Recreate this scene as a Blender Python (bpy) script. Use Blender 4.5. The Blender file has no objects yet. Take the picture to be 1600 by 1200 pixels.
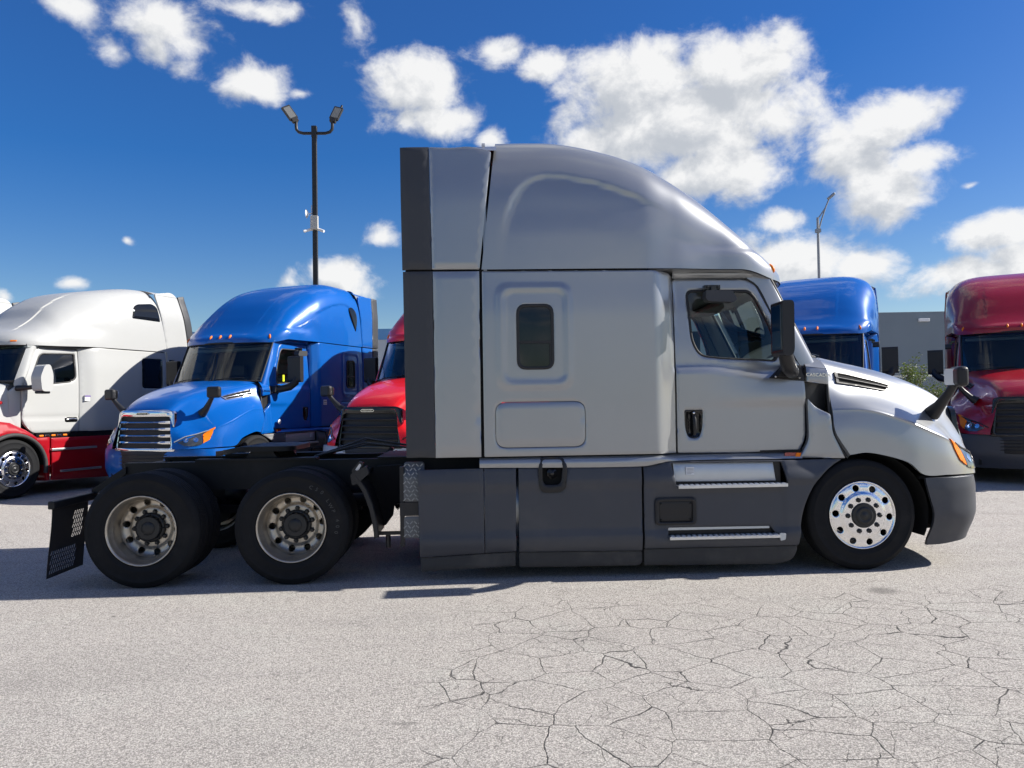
import bpy, math, random
import numpy as np
from mathutils import Vector, Matrix, noise as mnoise
from mathutils.geometry import delaunay_2d_cdt
random.seed(7)
R = math.radians
SC = bpy.context.scene
COL = SC.collection

# ------------------------------------------------------------------ camera
cam_d = bpy.data.cameras.new('camera'); cam = bpy.data.objects.new('camera', cam_d); COL.objects.link(cam)
cam_d.sensor_width = 36.0; cam_d.lens = 27.0; cam_d.clip_end = 3000; cam_d.clip_start = 0.05
yaw, pit, rol = R(2.25), R(1.48), R(0.9)
fw = Vector((math.sin(yaw)*math.cos(pit), math.cos(yaw)*math.cos(pit), math.sin(pit)))
rt = fw.cross(Vector((0, 0, 1))).normalized(); up = rt.cross(fw)
rt2 = math.cos(rol)*rt - math.sin(rol)*up; up2 = math.cos(rol)*up + math.sin(rol)*rt
m = Matrix((rt2, up2, -fw)).transposed().to_4x4(); m.translation = (0, -7.97, 1.54)
cam.matrix_world = m
SC.camera = cam

# ------------------------------------------------------------------ light
SUN_E, SUN_A = R(35.0), R(3.6)            # elevation; azimuth from +X towards +Y
sdir = Vector((math.cos(SUN_E)*math.cos(SUN_A), math.cos(SUN_E)*math.sin(SUN_A), math.sin(SUN_E)))
sun_d = bpy.data.lights.new('sun', 'SUN'); sun = bpy.data.objects.new('sun', sun_d); COL.objects.link(sun)
sun_d.energy = 4.5; sun_d.angle = R(0.53); sun_d.color = (1.0, 0.955, 0.88)
sun.rotation_euler = sdir.to_track_quat('Z', 'Y').to_euler(); sun.location = (30, 5, 30)
SC.view_settings.view_transform = 'Standard'; SC.view_settings.look = 'None'
SC.view_settings.gamma = 1.0; SC.view_settings.exposure = 0.9
SC.cycles.max_bounces = 8; SC.cycles.diffuse_bounces = 3; SC.cycles.glossy_bounces = 4; SC.cycles.transmission_bounces = 4; SC.cycles.transparent_max_bounces = 10
SC.cycles.use_adaptive_sampling = True; SC.cycles.adaptive_threshold = 0.02
SC.cycles.caustics_reflective = False; SC.cycles.caustics_refractive = False

# ------------------------------------------------------------------ sky with clouds
CLOUDS = [(-0.382,0.432,0.054,0.029,1),(-0.393,0.415,0.032,0.023,1),(-0.44,0.4,0.02,0.016,0.6),(-0.365,0.396,0.018,0.015,0.6),
 (-0.482,0.433,0.032,0.015,0.7),(-0.28,0.389,0.045,0.023,1),(-0.225,0.378,0.022,0.007,0.6),(-0.279,0.467,0.058,0.014,0.9),
 (-0.152,0.458,0.02,0.025,0.7),(-0.08,0.398,0.06,0.039,0.95),(-0.064,0.355,0.06,0.024,1),(0.021,0.431,0.035,0.02,0.85),
 (0.084,0.42,0.035,0.021,0.9),(0.212,0.388,0.096,0.053,1.4),(0.332,0.392,0.092,0.046,1.4),(0.276,0.350,0.150,0.056,1.5),
 (0.17,0.324,0.065,0.037,1.15),(0.314,0.284,0.087,0.036,1.1),(0.504,0.314,0.059,0.03,1.1),(0.448,0.287,0.052,0.042,1.1),
 (0.495,0.245,0.068,0.046,1.1),(0.536,0.267,0.038,0.021,1),(0.58,0.236,0.013,0.006,0.9),(0.384,0.217,0.024,0.015,0.8),
 (0.394,0.166,0.068,0.032,1.1),(0.469,0.159,0.047,0.019,1),(0.602,0.18,0.055,0.022,1.1),(0.589,0.138,0.067,0.021,1.1),
 (0.628,0.151,0.034,0.027,1),(-0.177,0.161,0.044,0.021,1.1),(-0.114,0.213,0.028,0.016,0.9),(-0.251,0.156,0.017,0.011,0.7),
 (-0.48,0.147,0.015,0.007,0.75),(0.019,0.337,0.02,0.015,0.9),(-0.543,0.126,0.013,0.008,0.8),(-0.423,0.196,0.005,0.005,0.6)]

class NT:
    """small helper for writing node trees"""
    def __init__(s, tree): s.t = tree; s.n = tree.nodes; s.l = tree.links
    def node(s, typ, ins=None, **kw):
        nd = s.n.new(typ)
        for k, v in kw.items(): setattr(nd, k, v)
        for k, v in (ins or {}).items():
            sk = nd.inputs[k]
            if hasattr(v, 'is_linked') or isinstance(v, bpy.types.NodeSocket): s.l.new(v, sk)
            else: sk.default_value = v
        return nd
    def math(s, op, a, b=0.0, c=0.0, clamp=False):
        nd = s.n.new('ShaderNodeMath'); nd.operation = op; nd.use_clamp = clamp
        for i, v in enumerate((a, b, c)):
            if isinstance(v, bpy.types.NodeSocket): s.l.new(v, nd.inputs[i])
            else: nd.inputs[i].default_value = v
        return nd.outputs[0]
    def vec(s, op, a, b=(0, 0, 0), out=0):
        nd = s.n.new('ShaderNodeVectorMath'); nd.operation = op
        for i, v in enumerate((a, b)):
            if isinstance(v, bpy.types.NodeSocket): s.l.new(v, nd.inputs[i])
            elif isinstance(v, (int, float)): nd.inputs['Scale'].default_value = v
            else: nd.inputs[i].default_value = v
        return nd.outputs[out]
    def scale(s, a, k):
        nd = s.n.new('ShaderNodeVectorMath'); nd.operation = 'SCALE'
        s.l.new(a, nd.inputs[0])
        if isinstance(k, bpy.types.NodeSocket): s.l.new(k, nd.inputs['Scale'])
        else: nd.inputs['Scale'].default_value = k
        return nd.outputs[0]
    def smooth(s, x, a, b, lo=0.0, hi=1.0):
        nd = s.node('ShaderNodeMapRange', {'Value': x, 'From Min': a, 'From Max': b, 'To Min': lo, 'To Max': hi}, interpolation_type='SMOOTHSTEP')
        return nd.outputs[0]
    def noise(s, vec, scale, detail=4, rough=.55, dist=0.0, lac=2.0):
        nd = s.node('ShaderNodeTexNoise', {'Scale': scale, 'Detail': detail, 'Roughness': rough, 'Distortion': dist, 'Lacunarity': lac})
        s.l.new(vec, nd.inputs['Vector']); return nd
    def mix(s, fac, a, b, blend='MIX'):
        nd = s.n.new('ShaderNodeMix'); nd.data_type = 'RGBA'; nd.blend_type = blend; nd.clamp_factor = True
        for sk, v in ((nd.inputs[0], fac), (nd.inputs[6], a), (nd.inputs[7], b)):
            if isinstance(v, bpy.types.NodeSocket): s.l.new(v, sk)
            elif isinstance(v, (int, float)): sk.default_value = v
            else: sk.default_value = (*v, 1) if len(v) == 3 else v
        return nd.outputs[2]

def build_world():
    w = bpy.data.worlds.new('World'); SC.world = w; w.use_nodes = True
    k = NT(w.node_tree); k.n.clear()
    sky = k.node('ShaderNodeTexSky', sky_type='NISHITA', sun_disc=False, sun_elevation=SUN_E, sun_rotation=R(90)-SUN_A,
                 air_density=1.0, dust_density=0.6, ozone_density=2.4)
    # deep, even blue of the photo: more saturation, a flatter rise in brightness towards the horizon
    hv = k.node('ShaderNodeSeparateColor', {0: sky.outputs[0]}, mode='HSV')
    sat = k.math('MINIMUM', k.math('MULTIPLY', hv.outputs[1], 1.48), .93)
    val = k.math('MULTIPLY', k.math('POWER', k.math('MULTIPLY', hv.outputs[2], .25), .85), 4.95)
    hs = k.node('ShaderNodeCombineColor', {0: k.math('ADD', hv.outputs[0], .016), 1: sat, 2: val}, mode='HSV')
    tc = k.node('ShaderNodeTexCoord').outputs['Generated']
    d = k.vec('NORMALIZE', tc)
    sp = k.node('ShaderNodeSeparateXYZ', {0: d})
    az = k.math('ARCTAN2', sp.outputs[0], sp.outputs[1]); el = k.math('ARCSINE', sp.outputs[2])
    ae = k.node('ShaderNodeCombineXYZ', {0: az, 1: el, 2: 0.0}).outputs[0]
    # slow warp so that the outlines are ragged
    wn = k.noise(d, 9.0, 3, .6)
    wv = k.vec('SUBTRACT', wn.outputs['Color'], (.5, .5, .5))
    wv2 = k.vec('MULTIPLY', wv, (0.055, 0.035, 0.0))
    aw = k.vec('ADD', ae, wv2)
    def masses(vec_in):
        cur = None
        for a, e, ra, re, wt in CLOUDS:
            gr = 1.25 if e > .20 else 1.45
            q = k.vec('MULTIPLY', k.vec('SUBTRACT', vec_in, (a, e, 0)), (1/(ra*gr), 1/(re*gr), 0))
            ln = k.vec('LENGTH', q, out=1)
            v = k.math('MULTIPLY_ADD', ln, -wt, wt)
            cur = v if cur is None else k.math('SMOOTH_MAX', cur, v, 0.12)
        return cur
    cur = masses(aw)
    cur_s = masses(k.vec('ADD', aw, (0.022, 0.026, 0)))
    # the rest of the sky carries the same broken cumulus
    big = k.noise(k.vec('MULTIPLY', d, (1, 1, 2.2)), 2.6, 3, .5).outputs['Fac']
    gen = k.math('MULTIPLY_ADD', big, 4.5, -2.35)
    aoff = k.math('ABSOLUTE', k.math('SUBTRACT', az, 0.04))
    outside = k.math('MAXIMUM', k.smooth(aoff, 0.60, 0.78), k.smooth(el, 0.46, 0.62))
    gen = k.math('SUBTRACT', k.math('MULTIPLY', k.math('ADD', gen, 1.2), outside), 1.2)
    mask = k.math('MAXIMUM', cur, gen)
    fb = k.noise(k.vec('MULTIPLY', d, (1, 1, 1.25)), 16.0, 10, .60, .3)
    fb2 = k.noise(k.vec('MULTIPLY', d, (1, 1, 1.25)), 48.0, 6, .65)
    nz = k.math('MULTIPLY_ADD', fb.outputs['Fac'], 2.1, -1.05)
    nz2 = k.math('MULTIPLY_ADD', fb2.outputs['Fac'], 0.55, -0.275)
    mm = k.math('MINIMUM', k.math('MULTIPLY', mask, 1.15), 1.10)
    dens = k.math('ADD', k.math('ADD', mm, nz), nz2)
    alpha = k.math('MULTIPLY', k.smooth(dens, -0.05, 0.80), k.smooth(dens, -.05, .35, .6, 1.0))
    # lit sides face the sun, bases and far sides are grey
    sh = k.vec('ADD', d, (0.014, 0.0, 0.016))
    fbs = k.noise(k.vec('MULTIPLY', sh, (1, 1, 1.25)), 16.0, 6, .57, .25)
    rel = k.math('SUBTRACT', fbs.outputs['Fac'], fb.outputs['Fac'])
    m0 = k.math('MAXIMUM', k.math('MINIMUM', cur, 1.3), 0.0); m1 = k.math('MAXIMUM', k.math('MINIMUM', cur_s, 1.3), 0.0)
    g = k.math('ADD', k.math('MULTIPLY_ADD', k.math('SUBTRACT', m1, m0), 1.0, 0.30), k.math('MULTIPLY', rel, 2.6))
    g = k.math('ADD', g, k.math('MULTIPLY_ADD', fb2.outputs['Fac'], 1.1, -.55))
    g = k.math('ADD', g, k.math('MULTIPLY', k.smooth(m0, .2, 1.4), .32))
    g = k.math('MAXIMUM', k.math('SMOOTH_MIN', g, 0.9, 0.5), 0.0)
    ccol = k.mix(g, (9.5, 9.5, 9.45), (5.1, 5.45, 6.0))
    fade = k.smooth(el, -0.01, 0.03)
    skyc = k.mix(k.math('MULTIPLY', k.math('MULTIPLY', alpha, fade), 0.97), hs.outputs[0], ccol)
    bg = k.node('ShaderNodeBackground', {'Color': skyc, 'Strength': 0.053})
    out = k.node('ShaderNodeOutputWorld'); k.l.new(bg.outputs[0], out.inputs[0])
    w.cycles.sampling_method = 'MANUAL'; w.cycles.sample_map_resolution = 512
build_world()

# ------------------------------------------------------------------ materials
MATS = {}
def pbr(name, base, rough=.5, metal=0.0, var=0.0, vscale=6.0, bump=0.0, bscale=60.0, coat=0.0, coat_rough=.05, spec=.5, rvar=0.0, dirt=None, stretch=(1, 1, 1)):
    mt = bpy.data.materials.new(name); mt.use_nodes = True
    k = NT(mt.node_tree); b = k.n['Principled BSDF']
    b.inputs['Base Color'].default_value = (*base, 1); b.inputs['Roughness'].default_value = rough
    b.inputs['Metallic'].default_value = metal; b.inputs['Specular IOR Level'].default_value = spec
    b.inputs['Coat Weight'].default_value = coat; b.inputs['Coat Roughness'].default_value = coat_rough
    tc = k.node('ShaderNodeTexCoord').outputs['Object']
    col = None
    if var or rvar or dirt:
        tv = k.vec('MULTIPLY', tc, stretch)
        n1 = k.noise(tv, vscale, 6, .6).outputs['Fac']
    if var:
        f = k.math('MULTIPLY_ADD', n1, 2*var, 1-var)
        col = k.scale(k.node('ShaderNodeRGB').outputs[0], f)
        col.node.inputs[0].links[0].from_node.outputs[0].default_value = (*base, 1)
        k.l.new(col, b.inputs['Base Color'])
    if dirt:
        n2 = k.noise(tc, vscale*.55, 8, .65).outputs['Fac']
        fac = k.math('MULTIPLY', k.smooth(n2, .48, .75), dirt[1])
        c2 = k.mix(fac, col if col else base, dirt[0]); k.l.new(c2, b.inputs['Base Color'])
    if rvar:
        k.l.new(k.math('MULTIPLY_ADD', n1, 2*rvar, rough-rvar), b.inputs['Roughness'])
    if bump:
        n3 = k.noise(tc, bscale, 4, .6).outputs['Fac']
        bp = k.node('ShaderNodeBump', {'Strength': bump, 'Distance': .004, 'Height': n3}); k.l.new(bp.outputs[0], b.inputs['Normal'])
    MATS[name] = mt; return mt

pbr('paint_silver', (.335, .346, .357), .29, .62, var=.03, vscale=1.6, coat=.25, coat_rough=.05, rvar=.015, stretch=(1, 1, .6))
pbr('paint_blue', (.0, .092, .385), .32, .05, spec=.25, coat=.5, coat_rough=.03, var=.04, vscale=3)
pbr('paint_red', (.76, .010, .012), .30, .0, spec=.3, coat=.5, coat_rough=.03, var=.04, vscale=3)
pbr('paint_dark_red', (.31, .005, .012), .30, .0, spec=.3, coat=.5, coat_rough=.03, var=.05, vscale=3)
pbr('paint_white', (.41, .415, .405), .42, 0, spec=.25, coat=.15, coat_rough=.06, var=.03, vscale=3)
pbr('skirt_plastic', (.042, .046, .058), .46, 0, var=.10, vscale=3.0, rvar=.08, stretch=(2.5, 1, .35), dirt=((.090, .089, .088), .38))
pbr('lip_rubber', (.032, .032, .033), .72, 0, var=.25, vscale=5, dirt=((.11, .10, .09), .45))
pbr('trim_dark', (.036, .038, .043), .52, 0, var=.10, vscale=4, rvar=.06)
pbr('black_plastic', (.018, .018, .020), .40, 0, spec=.35, var=.1, rvar=.08, bump=.08, bscale=300)
pbr('black_gloss', (.010, .010, .011), .12, 0)
pbr('black_void', (.004, .004, .004), .9, 0)
pbr('rubber_seal', (.012, .012, .013), .55, 0)
pbr('tyre_rubber', (.010, .0105, .012), .78, 0, spec=.22, var=.3, vscale=7, bump=.25, bscale=70, dirt=((.034, .032, .030), .35))
pbr('chassis_black', (.007, .0075, .009), .5, 0, spec=.3, var=.4, vscale=6, bump=.1, dirt=((.026, .024, .022), .35))
pbr('rim_bright', (.82, .82, .83), .17, 1.0, rvar=.07, vscale=18, var=.05, bump=.015, bscale=30)
pbr('rim_dull', (.50, .455, .39), .40, .85, rvar=.12, vscale=14, var=.14, dirt=((.19, .165, .13), .50), bump=.04, bscale=50)
pbr('chrome', (.80, .80, .81), .08, 1.0)
pbr('step_metal', (.66, .67, .68), .34, .9, var=.12, vscale=30, rvar=.1)
pbr('plate_metal', (.52, .55, .58), .42, .75, var=.06, vscale=10, rvar=.08)
pbr('tread_raised', (.27, .285, .30), .45, .6, var=.2, vscale=14)
pbr('tread_metal', (.13, .138, .15), .5, .6, var=.2, vscale=14, dirt=((.10, .10, .10), .5))
pbr('galvanised', (.40, .41, .42), .5, .6, var=.15, vscale=12)
pbr('lens_amber', (.85, .20, .010), .35, 0, spec=.15, bump=.25, bscale=160)
pbr('lens_red', (.30, .010, .010), .15, 0, coat=1.0)
pbr('lens_clear', (.42, .46, .50), .06, .35, coat=1.0)
pbr('lamp_housing', (.05, .055, .06), .15, .2, coat=1.0)
pbr('lamp_reflector', (.85, .86, .88), .10, 1.0)
pbr('decal_white', (.72, .73, .74), .5, 0)
pbr('decal_grey', (.30, .31, .32), .5, 0)
pbr('decal_violet', (.16, .11, .30), .5, 0)
pbr('sticker_yellow', (.75, .85, .02), .5, 0)
pbr('mirror_glass', (.85, .87, .88), .02, 1.0)
pbr('interior_grey', (.26, .28, .275), .7, 0)
pbr('interior_dark', (.05, .052, .056), .6, 0)
pbr('interior_pale', (.46, .50, .48), .7, 0)
pbr('hub_black', (.016, .017, .019), .42, .2, var=.3, vscale=20)
pbr('chalk', (.075, .075, .073), .9, 0)
pbr('hose_black', (.018, .018, .02), .4, 0)
pbr('pole_bronze', (.030, .029, .028), .45, .3, var=.1)
pbr('pole_grey', (.30, .31, .32), .5, .5, var=.1)
pbr('box_beige', (.52, .50, .44), .5, 0)
pbr('lamp_glass', (.16, .165, .16), .30, 0)
pbr('wall_grey', (.185, .222, .252), .85, 0, var=.07, vscale=.5, bump=.15, bscale=8, dirt=((.16, .19, .215), .3))
pbr('wall_pale', (.44, .47, .50), .85, 0, var=.05, vscale=.6, bump=.15, bscale=8)
pbr('band_blue', (.10, .26, .50), .5, 0, var=.05)
pbr('roofing', (.3, .3, .3), .9, 0)
pbr('bark', (.10, .075, .05), .9, 0, var=.3)
pbr('grille_mesh', (.010, .010, .012), .55, 0)
pbr('vent_grille', (.035, .036, .040), .42, 0)
pbr('stone', (.22, .2, .18), .9, 0, var=.3, vscale=40)

def leaf_mat(name, c):
    mt = bpy.data.materials.new(name); mt.use_nodes = True; k = NT(mt.node_tree); b = k.n['Principled BSDF']
    oi = k.node('ShaderNodeTexCoord').outputs['Object']
    n = k.noise(oi, 3.5, 4, .6).outputs['Fac']
    k.l.new(k.mix(n, tuple(x*.55 for x in c), tuple(x*1.5 for x in c)), b.inputs['Base Color'])
    b.inputs['Roughness'].default_value = .55
    tr = k.node('ShaderNodeBsdfTranslucent', {'Color': (c[0]*1.4, c[1]*1.5, c[2]*.7, 1)})
    mx = k.node('ShaderNodeMixShader', {0: .3}); k.l.new(b.outputs[0], mx.inputs[1]); k.l.new(tr.outputs[0], mx.inputs[2])
    k.l.new(mx.outputs[0], k.n['Material Output'].inputs[0]); MATS[name] = mt
leaf_mat('leaf_green', (.085, .115, .035))

def glass_mat(name, tint, refl=.06):
    mt = bpy.data.materials.new(name); mt.use_nodes = True; k = NT(mt.node_tree); k.n.remove(k.n['Principled BSDF'])
    tr = k.node('ShaderNodeBsdfTransparent', {'Color': (*tint, 1)})
    gl = k.node('ShaderNodeBsdfGlossy', {'Color': (.95, .97, 1, 1), 'Roughness': .015})
    lw = k.node('ShaderNodeFresnel', {'IOR': 1.5})
    mx = k.node('ShaderNodeMixShader'); k.l.new(k.math('MULTIPLY_ADD', lw.outputs[0], 1.0, refl-.04), mx.inputs[0])
    k.l.new(tr.outputs[0], mx.inputs[1]); k.l.new(gl.outputs[0], mx.inputs[2])
    k.l.new(mx.outputs[0], k.n['Material Output'].inputs[0]); MATS[name] = mt
glass_mat('glass_green', (.82, .93, .90), .045)
glass_mat('glass_screen', (.66, .76, .76), .05)
pbr('glass_dark', (.006, .007, .008), .03, 0, spec=.5)

def asphalt():
    mt = bpy.data.materials.new('asphalt'); mt.use_nodes = True; k = NT(mt.node_tree); b = k.n['Principled BSDF']
    P = k.node('ShaderNodeTexCoord').outputs['Object']
    # aggregate
    v1 = k.node('ShaderNodeTexVoronoi', {'Scale': 120.0, 'Randomness': 1.0}, feature='F1'); k.l.new(P, v1.inputs['Vector'])
    g1 = k.node('ShaderNodeSeparateColor', {0: v1.outputs['Color']}).outputs[0]
    n2 = k.noise(P, 210, 3, .7).outputs['Fac']
    n0 = k.noise(P, 42, 4, .7).outputs['Fac']
    fine = k.math('MULTIPLY_ADD', g1, .62, .66)
    fine = k.math('MULTIPLY', fine, k.math('MULTIPLY_ADD', n2, 1.5, .25))
    fine = k.math('MULTIPLY', fine, k.math('MULTIPLY_ADD', n0, .4, .80))
    pits = k.smooth(k.math('ADD', n2, k.math('MULTIPLY', v1.outputs['Distance'], .30)), .60, .74, 1.0, .42)
    fine = k.math('MULTIPLY', fine, pits)
    # broad patches
    big = k.noise(P, .35, 5, .6).outputs['Fac']; mid = k.noise(P, 1.6, 5, .6, .6).outputs['Fac']
    strk = k.noise(k.vec('MULTIPLY', P, (.45, 2.2, 1)), 1.1, 4, .6, .4).outputs['Fac']
    c = k.mix(k.smooth(big, .35, .65), (.525, .488, .445), (.53, .495, .455))
    c = k.mix(k.math('MULTIPLY', k.smooth(mid, .5, .72), .5), c, (.57, .552, .50))
    c = k.mix(k.math('MULTIPLY', k.smooth(strk, .48, .72), .55), c, (.44, .412, .38))
    c = k.scale(c, fine)
    # cracking: wide alligator cells in one worn area, single long cracks elsewhere
    wv = k.vec('SUBTRACT', k.noise(P, 2.3, 2, .5).outputs['Color'], (.5, .5, .5))
    wf = k.vec('SUBTRACT', k.noise(P, 16, 4, .7).outputs['Color'], (.5, .5, .5))
    Pw = k.vec('ADD', k.vec('ADD', P, k.scale(wv, .13)), k.scale(wf, .022))
    sx = k.node('ShaderNodeSeparateXYZ', {0: P})
    edge = k.math('ADD', sx.outputs[0], k.math('MULTIPLY', k.math('SUBTRACT', k.noise(P, .9, 4, .6).outputs['Fac'], .5), 2.6))
    yed = k.math('ADD', sx.outputs[1], k.math('MULTIPLY', k.math('SUBTRACT', k.noise(P, 1.1, 3, .6).outputs['Fac'], .5), 2.0))
    area = k.math('MULTIPLY', k.smooth(edge, -.45, .15), k.math('MULTIPLY', k.smooth(yed, -1.75, -2.3), k.smooth(sx.outputs[0], 7.0, 4.5)))
    def cells(scale, w0, rnd=1.0, src=Pw):
        v = k.node('ShaderNodeTexVoronoi', {'Scale': scale, 'Randomness': rnd}, feature='DISTANCE_TO_EDGE'); k.l.new(src, v.inputs['Vector'])
        wn = k.noise(P, 3.1, 4, .7).outputs['Fac']
        width = k.math('MULTIPLY', k.smooth(wn, .36, .66, .35, 1.0), w0)
        return k.math('SUBTRACT', 1.0, k.smooth(k.math('DIVIDE', v.outputs['Distance'], width), .35, 1.0)), v
    c1, _ = cells(2.8, .014); c2, _ = cells(5.6, .011)
    gate2 = k.smooth(k.noise(P, 1.35, 3, .6).outputs['Fac'], .42, .52)
    brk = k.smooth(k.noise(P, 5.0, 3, .6).outputs['Fac'], .38, .48)
    c1 = k.math('MULTIPLY', c1, k.math('MULTIPLY_ADD', brk, .25, .75))
    cr = k.math('MAXIMUM', c1, k.math('MULTIPLY', c2, k.math('MULTIPLY', gate2, k.math('MULTIPLY_ADD', brk, .65, .35))))
    cr = k.math('MULTIPLY', cr, area)
    # hairline cracks under and around the truck
    c4, _ = cells(2.9, .008)
    hair = k.math('MULTIPLY', c4, k.math('MULTIPLY', k.smooth(k.noise(P, .8, 4, .6).outputs['Fac'], .50, .60), k.smooth(yed, -2.3, -1.5, 0.0, .8)))
    cr = k.math('MAXIMUM', cr, hair)
    c = k.mix(k.math('MULTIPLY', cr, .93), c, (.030, .029, .030))
    # oil spots
    for (ox, oy, ax, ay, st) in ((3.18, -1.91, .17, .16, .55), (-.40, -4.19, .13, .025, .45), (-2.77, -2.08, .022, .022, .8), (-1.157, -3.817, .03, .018, .7), (.6, -2.9, .5, .3, .12), (-2.3, -3.3, 1.0, .5, .10)):
        q = k.vec('MULTIPLY', k.vec('SUBTRACT', k.vec('ADD', P, k.scale(wf, .05)), (ox, oy, 0)), (1/ax, 1/ay, 0))
        c = k.mix(k.smooth(k.vec('LENGTH', q, out=1), 1.0, .35, 0.0, st), c, (.09, .085, .08))
    k.l.new(c, b.inputs['Base Color'])
    b.inputs['Roughness'].default_value = .88; b.inputs['Specular IOR Level'].default_value = .35
    h = k.math('ADD', k.math('MULTIPLY', fine, .0028), k.math('MULTIPLY', cr, -.010))
    bp = k.node('ShaderNodeBump', {'Strength': .9, 'Distance': 1.0, 'Height': h}); k.l.new(bp.outputs[0], b.inputs['Normal'])
    MATS['asphalt'] = mt
asphalt()
def MAT(n): return MATS[n]

# ------------------------------------------------------------------ mesh tools
def sst(a, b, x):
    if a == b: return 0.0 if x < a else 1.0
    t = min(1.0, max(0.0, (x-a)/(b-a))); return t*t*(3-2*t)
def lerp(a, b, t): return a+(b-a)*t
def curve(pts, x):
    """smooth interpolation through a table of (x, value)"""
    n = len(pts)
    if x <= pts[0][0]: return pts[0][1]
    if x >= pts[-1][0]: return pts[-1][1]
    for i in range(n-1):
        if x <= pts[i+1][0]: break
    x0, y0 = pts[i]; x1, y1 = pts[i+1]; h = x1-x0
    def slope(j):
        if j <= 0: return (pts[1][1]-pts[0][1])/(pts[1][0]-pts[0][0])
        if j >= n-1: return (pts[-1][1]-pts[-2][1])/(pts[-1][0]-pts[-2][0])
        return (pts[j+1][1]-pts[j-1][1])/(pts[j+1][0]-pts[j-1][0])
    t = (x-x0)/h; m0, m1 = slope(i)*h, slope(i+1)*h
    return (2*t**3-3*t*t+1)*y0+(t**3-2*t*t+t)*m0+(-2*t**3+3*t*t)*y1+(t**3-t*t)*m1
def rpoly(pts, r, seg=5):
    """polygon with rounded corners; r one number or one per corner"""
    out = []; n = len(pts)
    for i in range(n):
        rr = r[i] if isinstance(r, (list, tuple)) else r
        p = Vector(pts[i]); a = Vector(pts[i-1])-p; b = Vector(pts[(i+1) % n])-p
        la, lb = a.length, b.length
        if rr <= 1e-6 or la < 1e-6 or lb < 1e-6: out.append((p.x, p.y)); continue
        a /= la; b /= lb
        d = min(rr, la*.49, lb*.49)
        s, e = p+a*d, p+b*d
        for j in range(seg+1):
            t = j/seg; q = s*(1-t)**2+p*2*t*(1-t)+e*t*t; out.append((q.x, q.y))
    return out
def rrect(x0, z0, x1, z1, r, seg=5): return rpoly([(x0, z0), (x1, z0), (x1, z1), (x0, z1)], r, seg)
def circle(cx, cy, r, n=20): return [(cx+r*math.cos(2*math.pi*i/n), cy+r*math.sin(2*math.pi*i/n)) for i in range(n)]
def resample(poly, step):
    out = []; n = len(poly)
    for i in range(n):
        a = poly[i]; b = poly[(i+1) % n]; L = math.dist(a, b); c = max(1, int(L/step+.5))
        for j in range(c): out.append((lerp(a[0], b[0], j/c), lerp(a[1], b[1], j/c)))
    return out
def area2(p): return sum(p[i-1][0]*p[i][1]-p[i][0]*p[i-1][1] for i in range(len(p)))
def inside(P, poly):
    x, y = P[:, 0], P[:, 1]; c = np.zeros(len(P), bool); pl = np.asarray(poly)
    a = pl; b = np.roll(pl, 1, 0)
    for (x0, y0), (x1, y1) in zip(a, b):
        if y0 == y1: continue
        c ^= ((y0 > y) != (y1 > y)) & (x < (x1-x0)*(y-y0)/(y1-y0)+x0)
    return c
def pdist(P, poly):
    pl = np.asarray(poly, float); d = np.full(len(P), 1e9)
    for a, b in zip(pl, np.roll(pl, -1, 0)):
        ab = b-a; L = ab@ab
        t = np.clip(((P-a)@ab)/L, 0, 1) if L > 0 else np.zeros(len(P))
        q = P-(a+t[:, None]*ab); d = np.minimum(d, np.sqrt((q*q).sum(1)))
    return d
def sd_rrect(x, z, x0, z0, x1, z1, r):
    cx, cz = (x0+x1)/2, (z0+z1)/2; qx = abs(x-cx)-(x1-x0)/2+r; qz = abs(z-cz)-(z1-z0)/2+r
    return math.hypot(max(qx, 0), max(qz, 0))+min(max(qx, qz), 0)-r

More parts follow.
